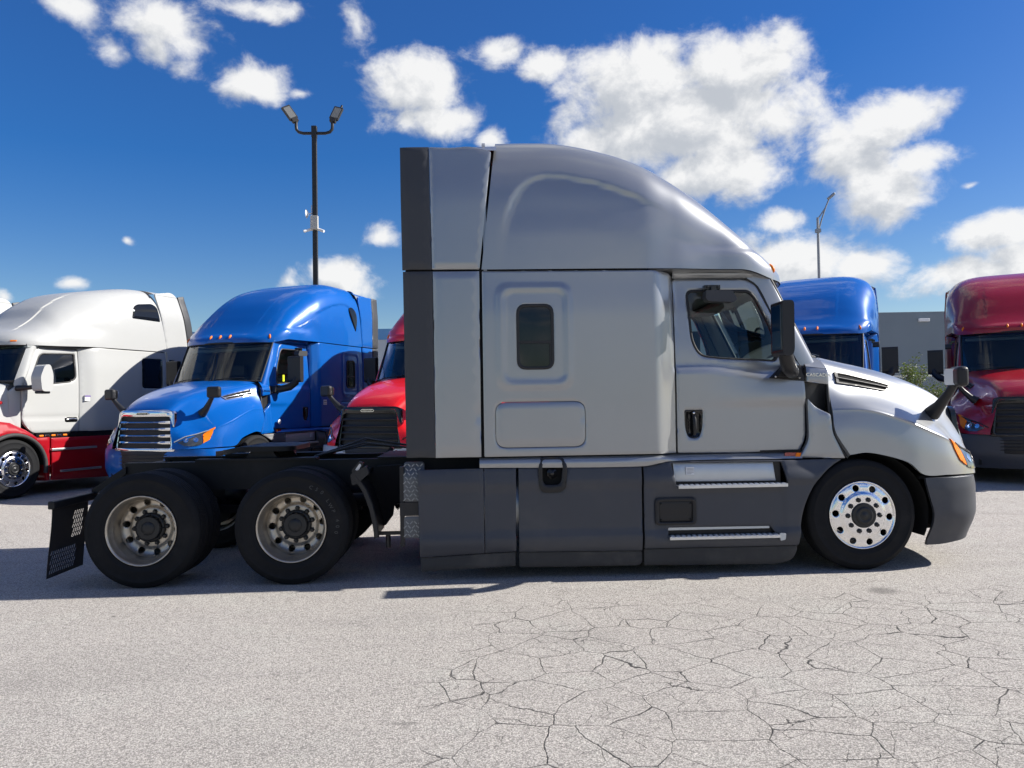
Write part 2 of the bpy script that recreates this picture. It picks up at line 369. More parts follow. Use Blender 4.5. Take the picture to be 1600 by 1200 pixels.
class MB:
    def __init__(s): s.v = []; s.f = []; s.s = []
    def add(s, vs, fs, smooth=False):
        o = len(s.v); s.v += [tuple(p) for p in vs]; s.f += [tuple(i+o for i in f) for f in fs]; s.s += [smooth]*len(fs); return s
    def box(s, c, d, rot=None):
        vs = [Vector((sx*d[0]/2, sy*d[1]/2, sz*d[2]/2)) for sx in (-1, 1) for sy in (-1, 1) for sz in (-1, 1)]
        if rot: M_ = Matrix.Rotation(rot[1], 3, rot[0]); vs = [M_ @ v for v in vs]
        vs = [v+Vector(c) for v in vs]
        return s.add(vs, [(0, 1, 3, 2), (4, 6, 7, 5), (0, 4, 5, 1), (2, 3, 7, 6), (0, 2, 6, 4), (1, 5, 7, 3)])
    def box2(s, x0, y0, z0, x1, y1, z1): return s.box(((x0+x1)/2, (y0+y1)/2, (z0+z1)/2), (abs(x1-x0), abs(y1-y0), abs(z1-z0)))
    def tube(s, path, r, n=8, smooth=True, caps=True):
        path = [Vector(p) for p in path]; rs = r if isinstance(r, (list, tuple)) else [r]*len(path)
        vs = []; prev = None
        for i, p in enumerate(path):
            t = (path[min(i+1, len(path)-1)]-path[max(i-1, 0)]).normalized()
            if prev is None: a = t.orthogonal().normalized()
            else: a = (prev-t*prev.dot(t)).normalized()
            prev = a; b = t.cross(a)
            vs += [p+(a*math.cos(2*math.pi*j/n)+b*math.sin(2*math.pi*j/n))*rs[i] for j in range(n)]
        fs = [(i*n+j, i*n+(j+1) % n, (i+1)*n+(j+1) % n, (i+1)*n+j) for i in range(len(path)-1) for j in range(n)]
        s.add(vs, fs, smooth)
        if caps:
            s.add(vs[:n], [tuple(range(n))[::-1]]); s.add(vs[-n:], [tuple(range(n))])
        return s
    def lathe(s, prof, n=48, c=(0, 0, 0), axis='Y', sharp=()):
        """prof: (radius, axial) pairs"""
        def pt(r, a, t):
            x, z = r*math.cos(t), r*math.sin(t)
            return (c[0]+x, c[1]+a, c[2]+z) if axis == 'Y' else ((c[0]+x, c[1]+z, c[2]+a) if axis == 'Z' else (c[0]+a, c[1]+x, c[2]+z))
        segs = []; cur = [prof[0]]
        for i in range(1, len(prof)):
            cur.append(prof[i])
            if i in sharp: segs.append(cur); cur = [prof[i]]
        segs.append(cur)
        for sg in segs:
            vs = [pt(r, a, 2*math.pi*j/n) for r, a in sg for j in range(n)]
            fs = [(i*n+j, i*n+(j+1) % n, (i+1)*n+(j+1) % n, (i+1)*n+j) for i in range(len(sg)-1) for j in range(n)]
            s.add(vs, fs, True)
        return s
    def prism(s, poly, a, b, plane='XZ'):
        def pt(u, v, w): return {'XZ': (u, w, v), 'YZ': (w, u, v), 'XY': (u, v, w)}[plane]
        n = len(poly)
        s.add([pt(u, v, a) for u, v in poly], [tuple(range(n))]); s.add([pt(u, v, b) for u, v in poly], [tuple(range(n))[::-1]])
        vs = [pt(u, v, a) for u, v in poly]+[pt(u, v, b) for u, v in poly]
        return s.add(vs, [(i, i+n, (i+1) % n+n, (i+1) % n) for i in range(n)])
    def grid(s, nu, nv, fn, closed_v=False, smooth=True):
        vs = [fn(i/(nu-1), j/(nv if closed_v else nv-1)) for i in range(nu) for j in range(nv)]
        m_ = nv if closed_v else nv-1
        fs = [(i*nv+j, i*nv+(j+1) % nv, (i+1)*nv+(j+1) % nv, (i+1)*nv+j) for i in range(nu-1) for j in range(m_)]
        return s.add(vs, fs, smooth)
    def panel(s, outline, holes=(), fn=None, step=.06, thick=(0, .02, 0), roll=.005, extra=None):
        """sheet cut to an outline with holes, bent by fn, with rolled edges and a rim of the given thickness"""
        loops = [resample(outline, step)]+[resample(h, step) for h in holes]
        if area2(loops[0]) < 0: loops[0].reverse()
        for i in range(1, len(loops)):
            if area2(loops[i]) > 0: loops[i].reverse()
        pts = []; edges = []; isb = []; ring = []
        for lp in loops:
            o = len(pts); n = len(lp)
            for i, p in enumerate(lp):
                pts.append(p); isb.append(True); edges.append((o+i, o+(i+1) % n))
                a, b = lp[i-1], lp[(i+1) % n]; tx, ty = b[0]-a[0], b[1]-a[1]; L = math.hypot(tx, ty) or 1
                ring.append((p[0]-ty/L*roll*1.6, p[1]+tx/L*roll*1.6))
        ar = np.array(loops[0]); lo, hi = ar.min(0), ar.max(0)
        gx = np.arange(lo[0]+step/2, hi[0], step); gy = np.arange(lo[1]+step/2, hi[1], step)
        G = np.array([(x+(step/2 if j % 2 else 0), y) for j, y in enumerate(gy) for x in gx]).reshape(-1, 2)
        def keep(Q, mind):
            if not len(Q): return Q
            ok = inside(Q, loops[0]) & (pdist(Q, loops[0]) > mind)
            for h in loops[1:]: ok &= ~inside(Q, h) & (pdist(Q, h) > mind)
            return Q[ok]
        G = keep(G, max(step*.55, roll*2.2))
        if extra is not None and len(extra): pass
        if roll > 0:
            rg = keep(np.array(ring), roll*1.2)
            G = np.concatenate([G, rg]) if len(G) else rg
        allp = pts+[tuple(p) for p in G]
        ov, oe, of, orv, _, _ = delaunay_2d_cdt([Vector(p) for p in allp], edges, [], 0, 1e-6)
        ctr = np.array([[sum(ov[i].x for i in f)/len(f), sum(ov[i].y for i in f)/len(f)] for f in of])
        ok = inside(ctr, loops[0])
        for h in loops[1:]: ok &= ~inside(ctr, h)
        of = [f for f, q in zip(of, ok) if q]
        nb = len(pts); t = Vector(thick); tn = t.normalized() if t.length else t
        V3 = []
        for i, p in enumerate(ov):
            q = Vector(fn(p.x, p.y) if fn else (p.x, 0, p.y))
            if roll > 0 and any(o < nb for o in orv[i]): q = q+tn*roll
            V3.append(q)
        s.add(V3, of, True)
        if t.length:
            cnt = {}
            for f in of:
                for a, b in zip(f, tuple(f[1:])+(f[0],)): cnt[(a, b)] = 1
            be = [(a, b) for a, b in cnt if (b, a) not in cnt]
            ids = {}; vs = []
            for a, b in be:
                for q in (a, b):
                    if q not in ids: ids[q] = len(vs); vs += [V3[q], V3[q]+t]
            s.add(vs, [(ids[b], ids[a], ids[a]+1, ids[b]+1) for a, b in be], True)
        return s
    def mesh(s, name):
        me = bpy.data.meshes.new(name); me.from_pydata(s.v, [], s.f)
        me.polygons.foreach_set('use_smooth', s.s); me.materials.append(None); me.update(); return me

MESH = {}
def get_mesh(key, build):
    if key not in MESH:
        mb = MB(); build(mb); MESH[key] = mb.mesh(key)
    return MESH[key]
def part(root, key, name, build, mat, mirror=False, loc=None, rot=None, bev=0.0, label=None, kind=None, seg=2):
    me = get_mesh(key, build); o = bpy.data.objects.new(name, me); COL.objects.link(o)
    o.material_slots[0].link = 'OBJECT'; o.material_slots[0].material = MAT(mat)
    if root is not None: o.parent = root
    if loc: o.location = loc
    if rot: o.rotation_euler = rot
    if mirror: o.scale = (1, -1, 1)
    if bev:
        b = o.modifiers.new('bevel', 'BEVEL'); b.width = bev; b.segments = seg; b.limit_method = 'ANGLE'; b.angle_limit = R(35)
    if label: o['label'] = label
    if kind: o['kind'] = kind
    return o
def both(root, key, name, build, mat, **kw):
    return [part(root, key, name, build, mat, **kw), part(root, key, name, build, mat, mirror=True, **kw)]
def thing(name, label, cat, loc=(0, 0, 0), rz=0.0, group=None):
    e = bpy.data.objects.new(name, None); COL.objects.link(e); e.empty_display_size = .3
    e.location = loc; e.rotation_euler = (0, 0, rz); e['label'] = label; e['category'] = cat
    if group: e['group'] = group
    return e
def text_mesh(key, txt, size, depth=.003):
    if key not in MESH:
        cu = bpy.data.curves.new(key, 'FONT'); cu.body = txt; cu.size = size; cu.extrude = depth; cu.align_x = 'CENTER'; cu.align_y = 'CENTER'
        cu.space_character = 1.08; cu.resolution_u = 3
        ob = bpy.data.objects.new(key, cu); COL.objects.link(ob)
        dg = bpy.context.evaluated_depsgraph_get(); dg.update()
        me = bpy.data.meshes.new_from_object(ob.evaluated_get(dg)); bpy.data.objects.remove(ob)
        me.materials.clear(); me.materials.append(None); MESH[key] = me
    return MESH[key]
def text(root, key, name, txt, size, mat, loc, rot, depth=.003):
    o = bpy.data.objects.new(name, text_mesh(key, txt, size, depth)); COL.objects.link(o)
    o.material_slots[0].link = 'OBJECT'; o.material_slots[0].material = MAT(mat); o.parent = root; o.location = loc; o.rotation_euler = rot
    return o

# ------------------------------------------------------------------ ground
def ground_z(y): return .08*sst(1.0, 6.0, y)
def build_ground():
    mb = MB()
    ys = [-400, -120, -40, -12, -4, -1, 0, 1]+[1+.25*i for i in range(1, 21)]+[7, 9, 12, 20, 40, 100, 400, 1500]
    xs = [-1500, -300, -60, -20, -8, 0, 8, 20, 60, 300, 1500]
    n = len(xs)
    mb.add([(x, y, ground_z(y)) for y in ys for x in xs],
           [(i*n+j, i*n+j+1, (i+1)*n+j+1, (i+1)*n+j) for i in range(len(ys)-1) for j in range(n-1)], True)
    o = part(None, 'ground', 'asphalt_ground', lambda m_: m_.__dict__.update(mb.__dict__), 'asphalt'); o['kind'] = 'structure'
    o['label'] = 'worn pale asphalt yard with alligator cracks'
build_ground()

# ------------------------------------------------------------------ wheels (local: axle along Y, outside towards -Y)
def tyre(mb):
    h = [(.288, -.095), (.300, -.118), (.318, -.128), (.342, -.134), (.347, -.1385), (.353, -.1365), (.40, -.1385), (.437, -.1345), (.442, -.1385), (.448, -.1335), (.470, -.124), (.483, -.113), (.493, -.100), (.4955, -.094)]
    tread = [(.4955, -.070), (.483, -.067), (.483, -.059), (.4955, -.056), (.4955, -.028), (.483, -.025), (.483, -.017), (.4955, -.014)]
    prof = h+tread; prof = prof+[(r, -a) for r, a in reversed(prof)]
    n1 = len(h); N = len(prof)
    sh = tuple(range(n1-1, N-n1+1))
    mb.lathe(prof, 72, sharp=sh)
def rim_disc(mb, prof, r_out, r_in, hole_r, hole_s, nh=10, ph=0.0, back=.02):
    def fn(a, b): return (a, curve(prof, math.hypot(a, b)), b)
    holes = [circle(hole_r*math.cos(2*math.pi*(i+ph)/nh), hole_r*math.sin(2*math.pi*(i+ph)/nh), hole_s, 18) for i in range(nh)]
    mb.panel(circle(0, 0, r_out, 72), holes+[circle(0, 0, r_in, 30)], fn, .014, (0, back, 0), .003)
def rim_steer(mb):
    mb.lathe([(.262, .08), (.268, .0), (.285, -.085), (.298, -.112), (.3035, -.124), (.3025, -.132), (.297, -.134), (.291, -.128), (.286, -.122)], 72)
    rim_disc(mb, [(.09, -.150), (.188, -.150), (.197, -.146), (.207, -.133), (.225, -.134), (.25, -.133), (.275, -.127), (.29, -.122)], .289, .095, .2455, .0300, ph=.37)
def rim_drive(mb):
    mb.lathe([(.286, -.112), (.298, -.114), (.3035, -.124), (.3025, -.133), (.297, -.135), (.290, -.129), (.283, -.112), (.279, -.085), (.268, -.068), (.264, -.055), (.262, .0), (.262, .09)], 72)
    rim_disc(mb, [(.09, .080), (.174, .080), (.179, .084), (.186, .100), (.205, .103), (.23, .098), (.25, .086), (.263, .060)], .2625, .095, .2235, .0290, ph=.2, back=.015)
def rim_inner(mb):
    mb.lathe([(.29, -.11), (.303, -.128), (.29, -.125), (.265, -.05), (.26, .05), (.28, .12), (.303, .13)], 48); mb.lathe([(.262, -.05), (.10, -.06)], 48)
def hub_steer(mb):
    mb.lathe([(.112, -.150), (.110, -.160), (.104, -.164), (.080, -.165), (.075, -.172), (.066, -.176), (.050, -.177), (.046, -.173), (.022, -.173), (.018, -.177), (.0005, -.178)], 40, sharp=(2, 3, 5, 7))
def hub_drive(mb):
    mb.lathe([(.132, .080), (.130, .052), (.124, .046), (.112, .044), (.106, .018), (.098, .012), (.060, .010), (.055, .004), (.02, .003), (.0005, .003)], 40, sharp=(1, 3, 5, 6))
    for i in range(8):
        t = 2*math.pi*(i+.3)/8; mb.lathe([(.010, .046), (.010, .034), (.0003, .033)], 6, (.118*math.cos(t), 0, .118*math.sin(t)))
def lug(mb): mb.lathe([(.0235, .004), (.0235, -.006), (.0175, -.008), (.0170, -.022), (.013, -.026), (.0003, -.026)], 6, sharp=(1, 2, 3, 4))
def bore(mb): mb.lathe([(.0245, .002), (.0245, -.0025), (.0003, -.0025)], 18, sharp=(1,))
def chalk_text(mb):
    th = R(66)
    for ch in 'C50 LWP 400':
        if ch == ' ': th -= R(5); continue
        me = text_mesh('chalk_'+ch, ch, .046, .0004)
        up_, rg = (math.cos(th), math.sin(th)), (math.sin(th), -math.cos(th)); r0 = .395+.008*math.sin(th*9)
        vs = [(r0*up_[0]+v.co.x*rg[0]+v.co.y*up_[0], -.1400-v.co.z, r0*up_[1]+v.co.x*rg[1]+v.co.y*up_[1]) for v in me.vertices]
        mb.add(vs, [tuple(p.vertices) for p in me.polygons]); th -= R(7.5)
def wheel(root, kind, x, y, far, ph=0.0, rimmat=None, detail=True, chalk=False):
    bd = {'steer': rim_steer, 'drive': rim_drive, 'inner': rim_inner}[kind]
    o = part(root, 'rim_'+kind, 'wheel', bd, rimmat or {'steer': 'rim_bright', 'drive': 'rim_dull', 'inner': 'rim_dull'}[kind], loc=(x, -y if far else y, .4955), rot=(0, ph, 0), mirror=far)
    part(o, 'tyre', 'tyre', tyre, 'tyre_rubber')
    if kind != 'inner':
        part(o, 'hub_'+kind, 'hub_cap', hub_steer if kind == 'steer' else hub_drive, 'hub_black')
        if chalk: part(o, 'chalk', 'chalk_writing', chalk_text, 'chalk')
        z0 = -.150 if kind == 'steer' else .080
        if detail:
            for i in range(10):
                t = 2*math.pi*(i+.5)/10
                part(o, 'lug', 'lug_nut', lug, 'hub_black', loc=(.144*math.cos(t), z0, .144*math.sin(t)))
    return o

# ------------------------------------------------------------------ chassis shared by all tractors
DRV = (-2.95, -1.67); STEER = 3.39
def slot_holes(zones):
    out = []
    for (a0, b0, a1, b1) in zones:
        da, db = .034, .040
        nb = int((b1-b0)/db); na = int((a1-a0)/da)
        for j in range(nb):
            for i in range(na):
                ca = a0+da*(i+.5)+(.017 if j % 2 else 0); cb = b0+db*(j+.5)
                if ca > a1-.015: continue
                out.append([(ca-.015, cb-.017), (ca+.001, cb-.017), (ca+.015, cb+.017), (ca-.001, cb+.017)])
    return out
def chassis(root, detail=True, rear=True, chalk=False):
    def rail(mb):
        mb.box2(-3.42, -.47, .76, 3.95, -.455, 1.03); mb.box2(-3.42, -.455, 1.018, 3.95, -.385, 1.03); mb.box2(-3.42, -.455, .76, 3.95, -.385, .772)
    both(root, 'rail', 'frame_rail', rail, 'chassis_black')
    for x in (-3.40, -2.31, -1.0, .4, 1.8, 3.6):
        part(root, 'xmem', 'crossmember', lambda mb: (mb.box2(-.05, -.452, .80, .05, .452, .99)), 'chassis_black', loc=(x, 0, 0))
    for x in DRV:
        def axle(mb):
            mb.tube([(0, -.98, .4955), (0, -.35, .4955)], [.075, .085], 14); mb.tube([(0, .98, .4955), (0, .35, .4955)], [.075, .085], 14)
            mb.lathe([(.001, -.20), (.12, -.19), (.20, -.12), (.225, 0), (.20, .12), (.12, .19), (.001, .2)], 24, (0, 0, .4955), axis='X')
            mb.tube([(0, -.40, .4955), (0, .40, .4955)], .11, 14)
            for s in (-1, 1):
                mb.lathe([(.22, .58*s), (.22, .90*s)], 28, (0, 0, .4955)); mb.lathe([(.22, .58*s), (.05, .58*s)], 28, (0, 0, .4955))
                mb.box2(-.45, s*.46-.04, .42, .35, s*.46+.04, .50)
        part(root, 'axle', 'axle', axle, 'chassis_black', loc=(x, 0, 0))
        for s in (-1, 1):
            part(root, 'airbag', 'air_spring', lambda mb: mb.lathe([(.001, .0), (.13, .0), (.155, .05), (.13, .10), (.155, .16), (.13, .22), (.11, .24), (.11, .34), (.001, .34)], 20, axis='Z', sharp=(1, 7)), 'chassis_black', loc=(x-.40, s*.46, .42))
            part(root, 'chamber', 'brake_chamber', lambda mb: (mb.lathe([(.001, -.12), (.085, -.11), (.09, 0), (.085, .11), (.001, .12)], 18, (0, 0, 0), axis='X')), 'chassis_black', loc=(x+.28, s*.52, .62))
    def faxle(mb):
        mb.tube([(STEER, -.95, .4955), (STEER, -.75, .45), (STEER, -.5, .36), (STEER, .5, .36), (STEER, .75, .45), (STEER, .95, .4955)], .06, 10)
        for s in (-1, 1):
            mb.box2(STEER-.75, s*.43-.045, .50, STEER+.75, s*.43+.045, .56); mb.lathe([(.20, .72*s), (.20, .94*s)], 28, (STEER, 0, .4955)); mb.lathe([(.20, .72*s), (.03, .72*s)], 28, (STEER, 0, .4955))
    part(root, 'faxle', 'front_axle', faxle, 'chassis_black')
    part(root, 'engine', 'engine', lambda mb: (mb.box2(2.1, -.36, .50, 4.25, .36, 1.35), mb.box2(1.0, -.28, .45, 2.1, .28, .98), mb.tube([(1.0, 0, .65), (-1.45, 0, .58)], .07, 10)), 'chassis_black', bev=.03)
    part(root, 'floor', 'cab_floor', lambda mb: mb.box2(-.02, -1.10, 1.02, 3.05, 1.10, 1.085), 'chassis_black')
    both(root, 'tank', 'fuel_tank', lambda mb: mb.tube([(-.2, -.86, .62), (1.36, -.86, .62)], .30, 24), 'plate_metal')
    # well liners round the steer wheels
    def liner(mb):
        def fn(u, v):
            t = R(lerp(-22, 178, u)); return (STEER+.02+.615*math.cos(t), lerp(-1.14, -.55, v), .50+.565*math.sin(t))
        mb.grid(28, 3, fn); mb.grid(28, 2, lambda u, v: (STEER+.02+.615*math.cos(R(lerp(-22, 178, u))), -.55, lerp(.50+.565*math.sin(R(lerp(-22, 178, u))), .62, v)))
    both(root, 'bwell', 'bumper_blackout', lambda mb: (mb.box2(3.92, -.80, .30, 4.62, -.76, .84), mb.box2(4.16, -1.06, .36, 4.20, -.76, .82)), 'black_void')  # black plates added to block the view through and keep this space dark
    both(root, 'liner', 'wheel_well', liner, 'black_void')
    # wheels
    for far in (False, True):
        wheel(root, 'steer', STEER, -1.06, far, ph=.1 if far else .31, detail=detail)
        for i, x in enumerate(DRV):
            wheel(root, 'inner', x, -.757, far, detail=False); wheel(root, 'drive', x, -1.083, far, ph=(.25, .05)[i], detail=detail, chalk=(i == 1 and not far and chalk))
    # fifth wheel coupling
    def fifth(mb):
        out = rpoly([(-2.70, -.10), (-2.45, -.42), (-2.05, -.46), (-1.84, -.40), (-1.84, .40), (-2.05, .46), (-2.45, .42), (-2.70, .10), (-2.28, .055), (-2.28, -.055)], [.03, .15, .2, .12, .12, .2, .15, .03, .03, .03], 6)
        def fn(a, b): return (a, b, 1.165-.055*sst(-2.3, -2.7, a))
        mb.panel(out, (), fn, .06, (0, 0, -.045), .004)
    fw_ = part(root, 'fifth', 'fifth_wheel', fifth, 'chassis_black')
    both(fw_, 'fifthb', 'mount_bracket', lambda mb: (mb.prism([(-2.32, 1.03), (-1.98, 1.03), (-2.06, 1.14), (-2.24, 1.14)], -.40, -.30), mb.box2(-2.75, -.5, 1.032, -1.6, -.36, 1.055)), 'chassis_black')
    # air and power lines looping from the cab back to the deck
    for i, (y, r_, h) in enumerate(((-.12, .011, .10), (0, .011, .14), (.10, .009, .07), (.2, .009, .12))):
        part(root, 'hose%d' % i, 'air_hose', lambda mb: mb.tube([(-.05, y, 1.45), (-.25, y, 1.22), (-.55, y+.02, 1.09), (-.9, y, 1.07+h*.6), (-1.2, y-.03, 1.07+h), (-1.5, y, 1.05+h*.4), (-1.7, y, 1.04)], r_, 7), 'hose_black')
    part(root, 'deck', 'deck_plate', lambda mb: mb.box2(-1.02, -.50, 1.034, -.25, .50, 1.048), 'chassis_black')
    if not rear: return
    # quarter fenders ahead of the drive wheels
    def qf(mb):
        P_ = [(-1.155, .935), (-1.13, .90), (-1.095, .86), (-1.055, .795), (-1.025, .72), (-1.0, .645), (-.984, .575), (-.970, .51), (-.960, .445), (-.955, .386)]
        sec = [(.0, -.60), (.0, -1.215), (.006, -1.225), (.036, -1.225), (.042, -1.215), (.042, -1.19), (.012, -1.18), (.012, -.60)]
        vs = [(x+dx, y, z+dx*.35) for x, z in P_ for dx, y in sec]; m_ = len(sec)
        mb.add(vs, [(i*m_+j, i*m_+(j+1) % m_, (i+1)*m_+(j+1) % m_, (i+1)*m_+j) for i in range(len(P_)-1) for j in range(m_)], False)
        e = (len(P_)-1)*m_; mb.add(vs[e:], [tuple(range(m_))])
        mb.prism(rpoly([(-1.157, .95), (-1.02, 1.02), (-.99, .955), (-1.09, .87), (-1.14, .85)], .02), -1.222, -1.12)
        mb.box2(-1.13, -1.12, .90, -1.07, -.45, .95)
    def qfp(mb): mb.prism([(-1.12, .84), (-1.0, .97), (-.60, .99), (-.60, .70), (-.72, .66), (-.84, .62), (-.86, .50), (-.92, .42), (-.97, .40)], -.66, -.60)
    for q in both(root, 'qf', 'quarter_fender', qf, 'black_plastic'):
        part(q, 'qfp', 'dark_backing', qfp, 'black_void')  # black sheet added as dark backing behind the fender
        part(q, 'qfl', 'side_lamp', lambda mb: mb.prism(rpoly([(-1.152, .975), (-1.085, 1.058), (-1.045, 1.04), (-1.075, .97), (-1.13, .94)], .012), -1.19, -1.12), 'black_plastic', bev=.006)
        part(q, 'qfl2', 'lamp_lens', lambda mb: mb.prism(rpoly([(-1.118, .985), (-1.077, 1.04), (-1.062, 1.025), (-1.09, .975)], .008), -1.196, -1.18), 'lens_clear', bev=.003)
    # mud flaps
    def flap(mb):
        hol = slot_holes([(-1.17, .13, -.74, .36), (-.86, .40, -.66, .66)])
        mb.panel([(-1.20, .10), (-.60, .10), (-.60, .70), (-1.20, .70)], hol, lambda a, b: (-3.70-.05*sst(.70, .05, b), a, b), .08, (-.004, 0, 0), 0)
    for q in both(root, 'flap', 'mud_flap', flap, 'black_plastic'):
        part(q, 'hanger', 'hanger_bar', lambda mb: (mb.box2(-3.735, -1.215, .695, -3.675, -.46, .765), mb.prism([(-3.72, .72), (-3.40, .93), (-3.40, 1.0), (-3.72, .79)], -.50, -.46)), 'chassis_black', bev=.01)
    # tread plates on the tank straps behind the skirt
    def tread(mb):
        for (z0, z1) in ((.69, 1.04), (.375, .565)):
            mb.panel(rrect(-.70, z0, -.52, z1, .03), (), lambda a, b: (a, -1.165+.05*sst(.9, 1.04, b), b), .03, (0, .01, 0), .003)
    def lozenges(mb):
        for (z0, z1) in ((.69, 1.04), (.375, .565)):
            for j in range(int((z1-z0)/.038)+1):
                for i in range(5):
                    x = -.69+.036*i+(.018 if j % 2 else 0); z = z0+.025+.037*j
                    if z > z1-.02 or x > -.53: continue
                    mb.box((x, -1.168+.05*sst(.9, 1.04, z), z), (.032, .008, .009), ('Y', R(45 if (i+j) % 2 else -45)))
    for q in both(root, 'tread', 'tread_plate', tread, 'tread_metal'):
        part(q, 'treadl', 'tread_pattern', lozenges, 'tread_raised', kind='stuff')
        part(q, 'treadb', 'bracket', lambda mb: (mb.box2(-.735, -1.16, .30, -.70, -1.08, 1.0), mb.box2(-.735, -1.175, .57, -.50, -1.11, .688), mb.tube([(-.70, -1.178, .63), (-.70, -1.16, .63)], .012, 8)), 'black_plastic')
        part(q, 'treadv', 'drain_valve', lambda mb: (mb.tube([(-.86, -1.0, .40), (-.86, -1.0, .27)], .022, 8), mb.box2(-.95, -1.03, .385, -.72, -.97, .41)), 'black_plastic')

# ------------------------------------------------------------------ the sleeper tractor with the rounded nose
def W(x, z):
    """half width of cab and sleeper"""
    w = 1.225-.105*sst(1.535, 1.755, x)-.020*sst(2.3, 2.75, z)
    dr = sst(1.70, 1.78, x)
    w -= dr*(.055*sst(1.86, 2.65, z)+.030*sst(1.8, 2.95, x))
    zc = 1.835-.065*sst(2.0, 2.6, x); w -= dr*.030*sst(zc-.04, zc+.035, z)
    w += .024*sst(1.475, 1.535, z)*(1-sst(1.56, 1.78, z))*sst(1.85, 2.9, x)*dr
    return w
def emb(x, z):
    o = .010*(1-sst(-.016, .016, sd_rrect(x, z, .145, 1.675, .797, 2.590, .10)))
    i = .009*(1-sst(-.013, .013, sd_rrect(x, z, .205, 1.735, .745, 2.535, .075)))
    return o-i
def side(x, z): return (x, -W(x, z)-emb(x, z), z)
ROOF_H = [(-.1, 1.30), (.30, 1.305), (.56, 1.30), (.80, 1.275), (1.06, 1.225), (1.33, 1.15), (1.59, 1.045), (1.855, .905), (2.12, .725), (2.38, .49), (2.59, .285), (2.78, .13), (2.90, .06), (2.965, .0)]
def roof_w(x):
    b = curve([(0, 1.222), (1.2, 1.222), (1.7, 1.20), (2.2, 1.135), (3.0, 1.135)], x)
    if x > 2.2: b *= max(0.0, 1-((x-2.2)/.77)**2.6)**(1/2.6)
    return b
ARC = [(.15, 2.98), (.165, 3.12), (.219, 3.35), (.29, 3.47), (.368, 3.533), (.44, 3.562), (.515, 3.575), (.735, 3.564), (1.004, 3.518), (1.347, 3.406), (1.591, 3.294), (1.762, 3.194), (1.5, 3.08), (.9, 2.95)]
def roof_side(x, z):
    xp = x-.117*max(0, z-2.728)*(1-sst(0, 1.3, x))-.012; n = lerp(4.6, 3.0, sst(1.2, 2.6, xp)); h = curve(ROOF_H, xp)
    return roof_w(xp)*max(0.0, 1-((z-2.728)/h)**n)**(1/n)
def roof(mb):
    nu, nv = 120, 110; arcp = np.array(ARC)
    pts = []
    for i in range(nu):
        u = i/(nu-1); x = 2.962*(1-(1-u)**1.35) if u < 1 else 2.962
        w, h = roof_w(x), max(0.0, curve(ROOF_H, x)); n = lerp(4.6, 3.0, sst(1.2, 2.6, x))
        z0 = 2.728-.075*sst(2.35, 2.75, x)
        h = h+(2.728-z0)
        for j in range(nv):
            t = math.pi*j/(nv-1); c, s_ = math.cos(t), math.sin(t)
            # spread samples towards the shoulder
            y = -w*math.copysign(abs(c)**(2/n), c); z = z0+h*abs(s_)**(2/n)
            pts.append((x, y, z))
    P = np.array(pts); Q = P[:, [0, 2]]
    ins = inside(Q, arcp); dd = pdist(Q, arcp)*np.where(ins, 1, -1)
    vs = []
    for (x, y, z), d in zip(pts, dd):
        if abs(y) > .55:
            k_ = sst(-.010, .016, d)*sst(2.98, 3.30, z)*sst(1.78, 1.30, x)
            y -= math.copysign(.017*k_, y)
            y -= math.copysign(.022*sst(2.87, 2.94, z)*sst(1.45, 1.75, x)*sst(2.75, 2.5, x), y)
        xs = x+.117*max(0, z-2.728)*(1-sst(0, 1.3, x))+.012
        vs.append((xs, y, z))
    mb.add(vs, [(i*nv+j, (i+1)*nv+j, (i+1)*nv+j+1, i*nv+j+1) for i in range(nu-1) for j in range(nv-1)], True)
    mb.add(vs[-nv:], [tuple(range(nv))], True)
def soffit(mb):
    xs = [1.50+.01+i*(2.962-1.51)/30 for i in range(31)]
    vs = []
    for x in xs:
        w = roof_w(x)-.004; z = 2.722-.075*sst(2.35, 2.75, x)
        vs += [(x, -w, z), (x, -max(0.0, w-.16), z-.012), (x, max(0, w-.16), z-.012), (x, w, z)]
    mb.add(vs, [(i*4+j, i*4+j+1, (i+1)*4+j+1, (i+1)*4+j) for i in range(30) for j in range(3)], True)

# hood: control net, stations from the cowl to the nose, points from the centre line out and down
HN = [
 [(3.36,0,1.955),(3.28,.60,1.945),(3.115,.93,1.895),(3.165,1.035,1.68),(3.17,1.125,1.445),(3.18,1.165,1.24),(3.295,1.185,1.035)],
 [(3.50,0,1.925),(3.48,.55,1.905),(3.47,.86,1.815),(3.48,.975,1.62),(3.48,1.165,1.438),(3.48,1.192,1.25),(3.48,1.20,1.05)],
 [(3.80,0,1.86),(3.80,.52,1.835),(3.80,.78,1.735),(3.80,.92,1.545),(3.80,1.18,1.345),(3.80,1.203,1.15),(3.80,1.21,.965)],
 [(4.05,0,1.79),(4.05,.50,1.765),(4.05,.71,1.655),(4.04,.88,1.455),(4.03,1.158,1.25),(4.00,1.187,1.05),(3.965,1.20,.845)],
 [(4.28,0,1.71),(4.28,.48,1.68),(4.28,.64,1.565),(4.27,.82,1.345),(4.26,1.085,1.155),(4.24,1.125,.99),(4.22,1.135,.835)],
 [(4.48,0,1.615),(4.48,.45,1.585),(4.48,.575,1.46),(4.48,.72,1.23),(4.46,.93,1.055),(4.45,1.00,.945),(4.45,1.02,.828)],
 [(4.63,0,1.505),(4.63,.43,1.475),(4.63,.53,1.365),(4.65,.635,1.14),(4.64,.80,.985),(4.64,.855,.90),(4.64,.875,.822)],
 [(4.70,0,1.425),(4.70,.42,1.405),(4.685,.51,1.345),(4.725,.56,1.12),(4.745,.60,.97),(4.755,.62,.90),(4.765,.63,.818)]]
HNA = np.array(HN)
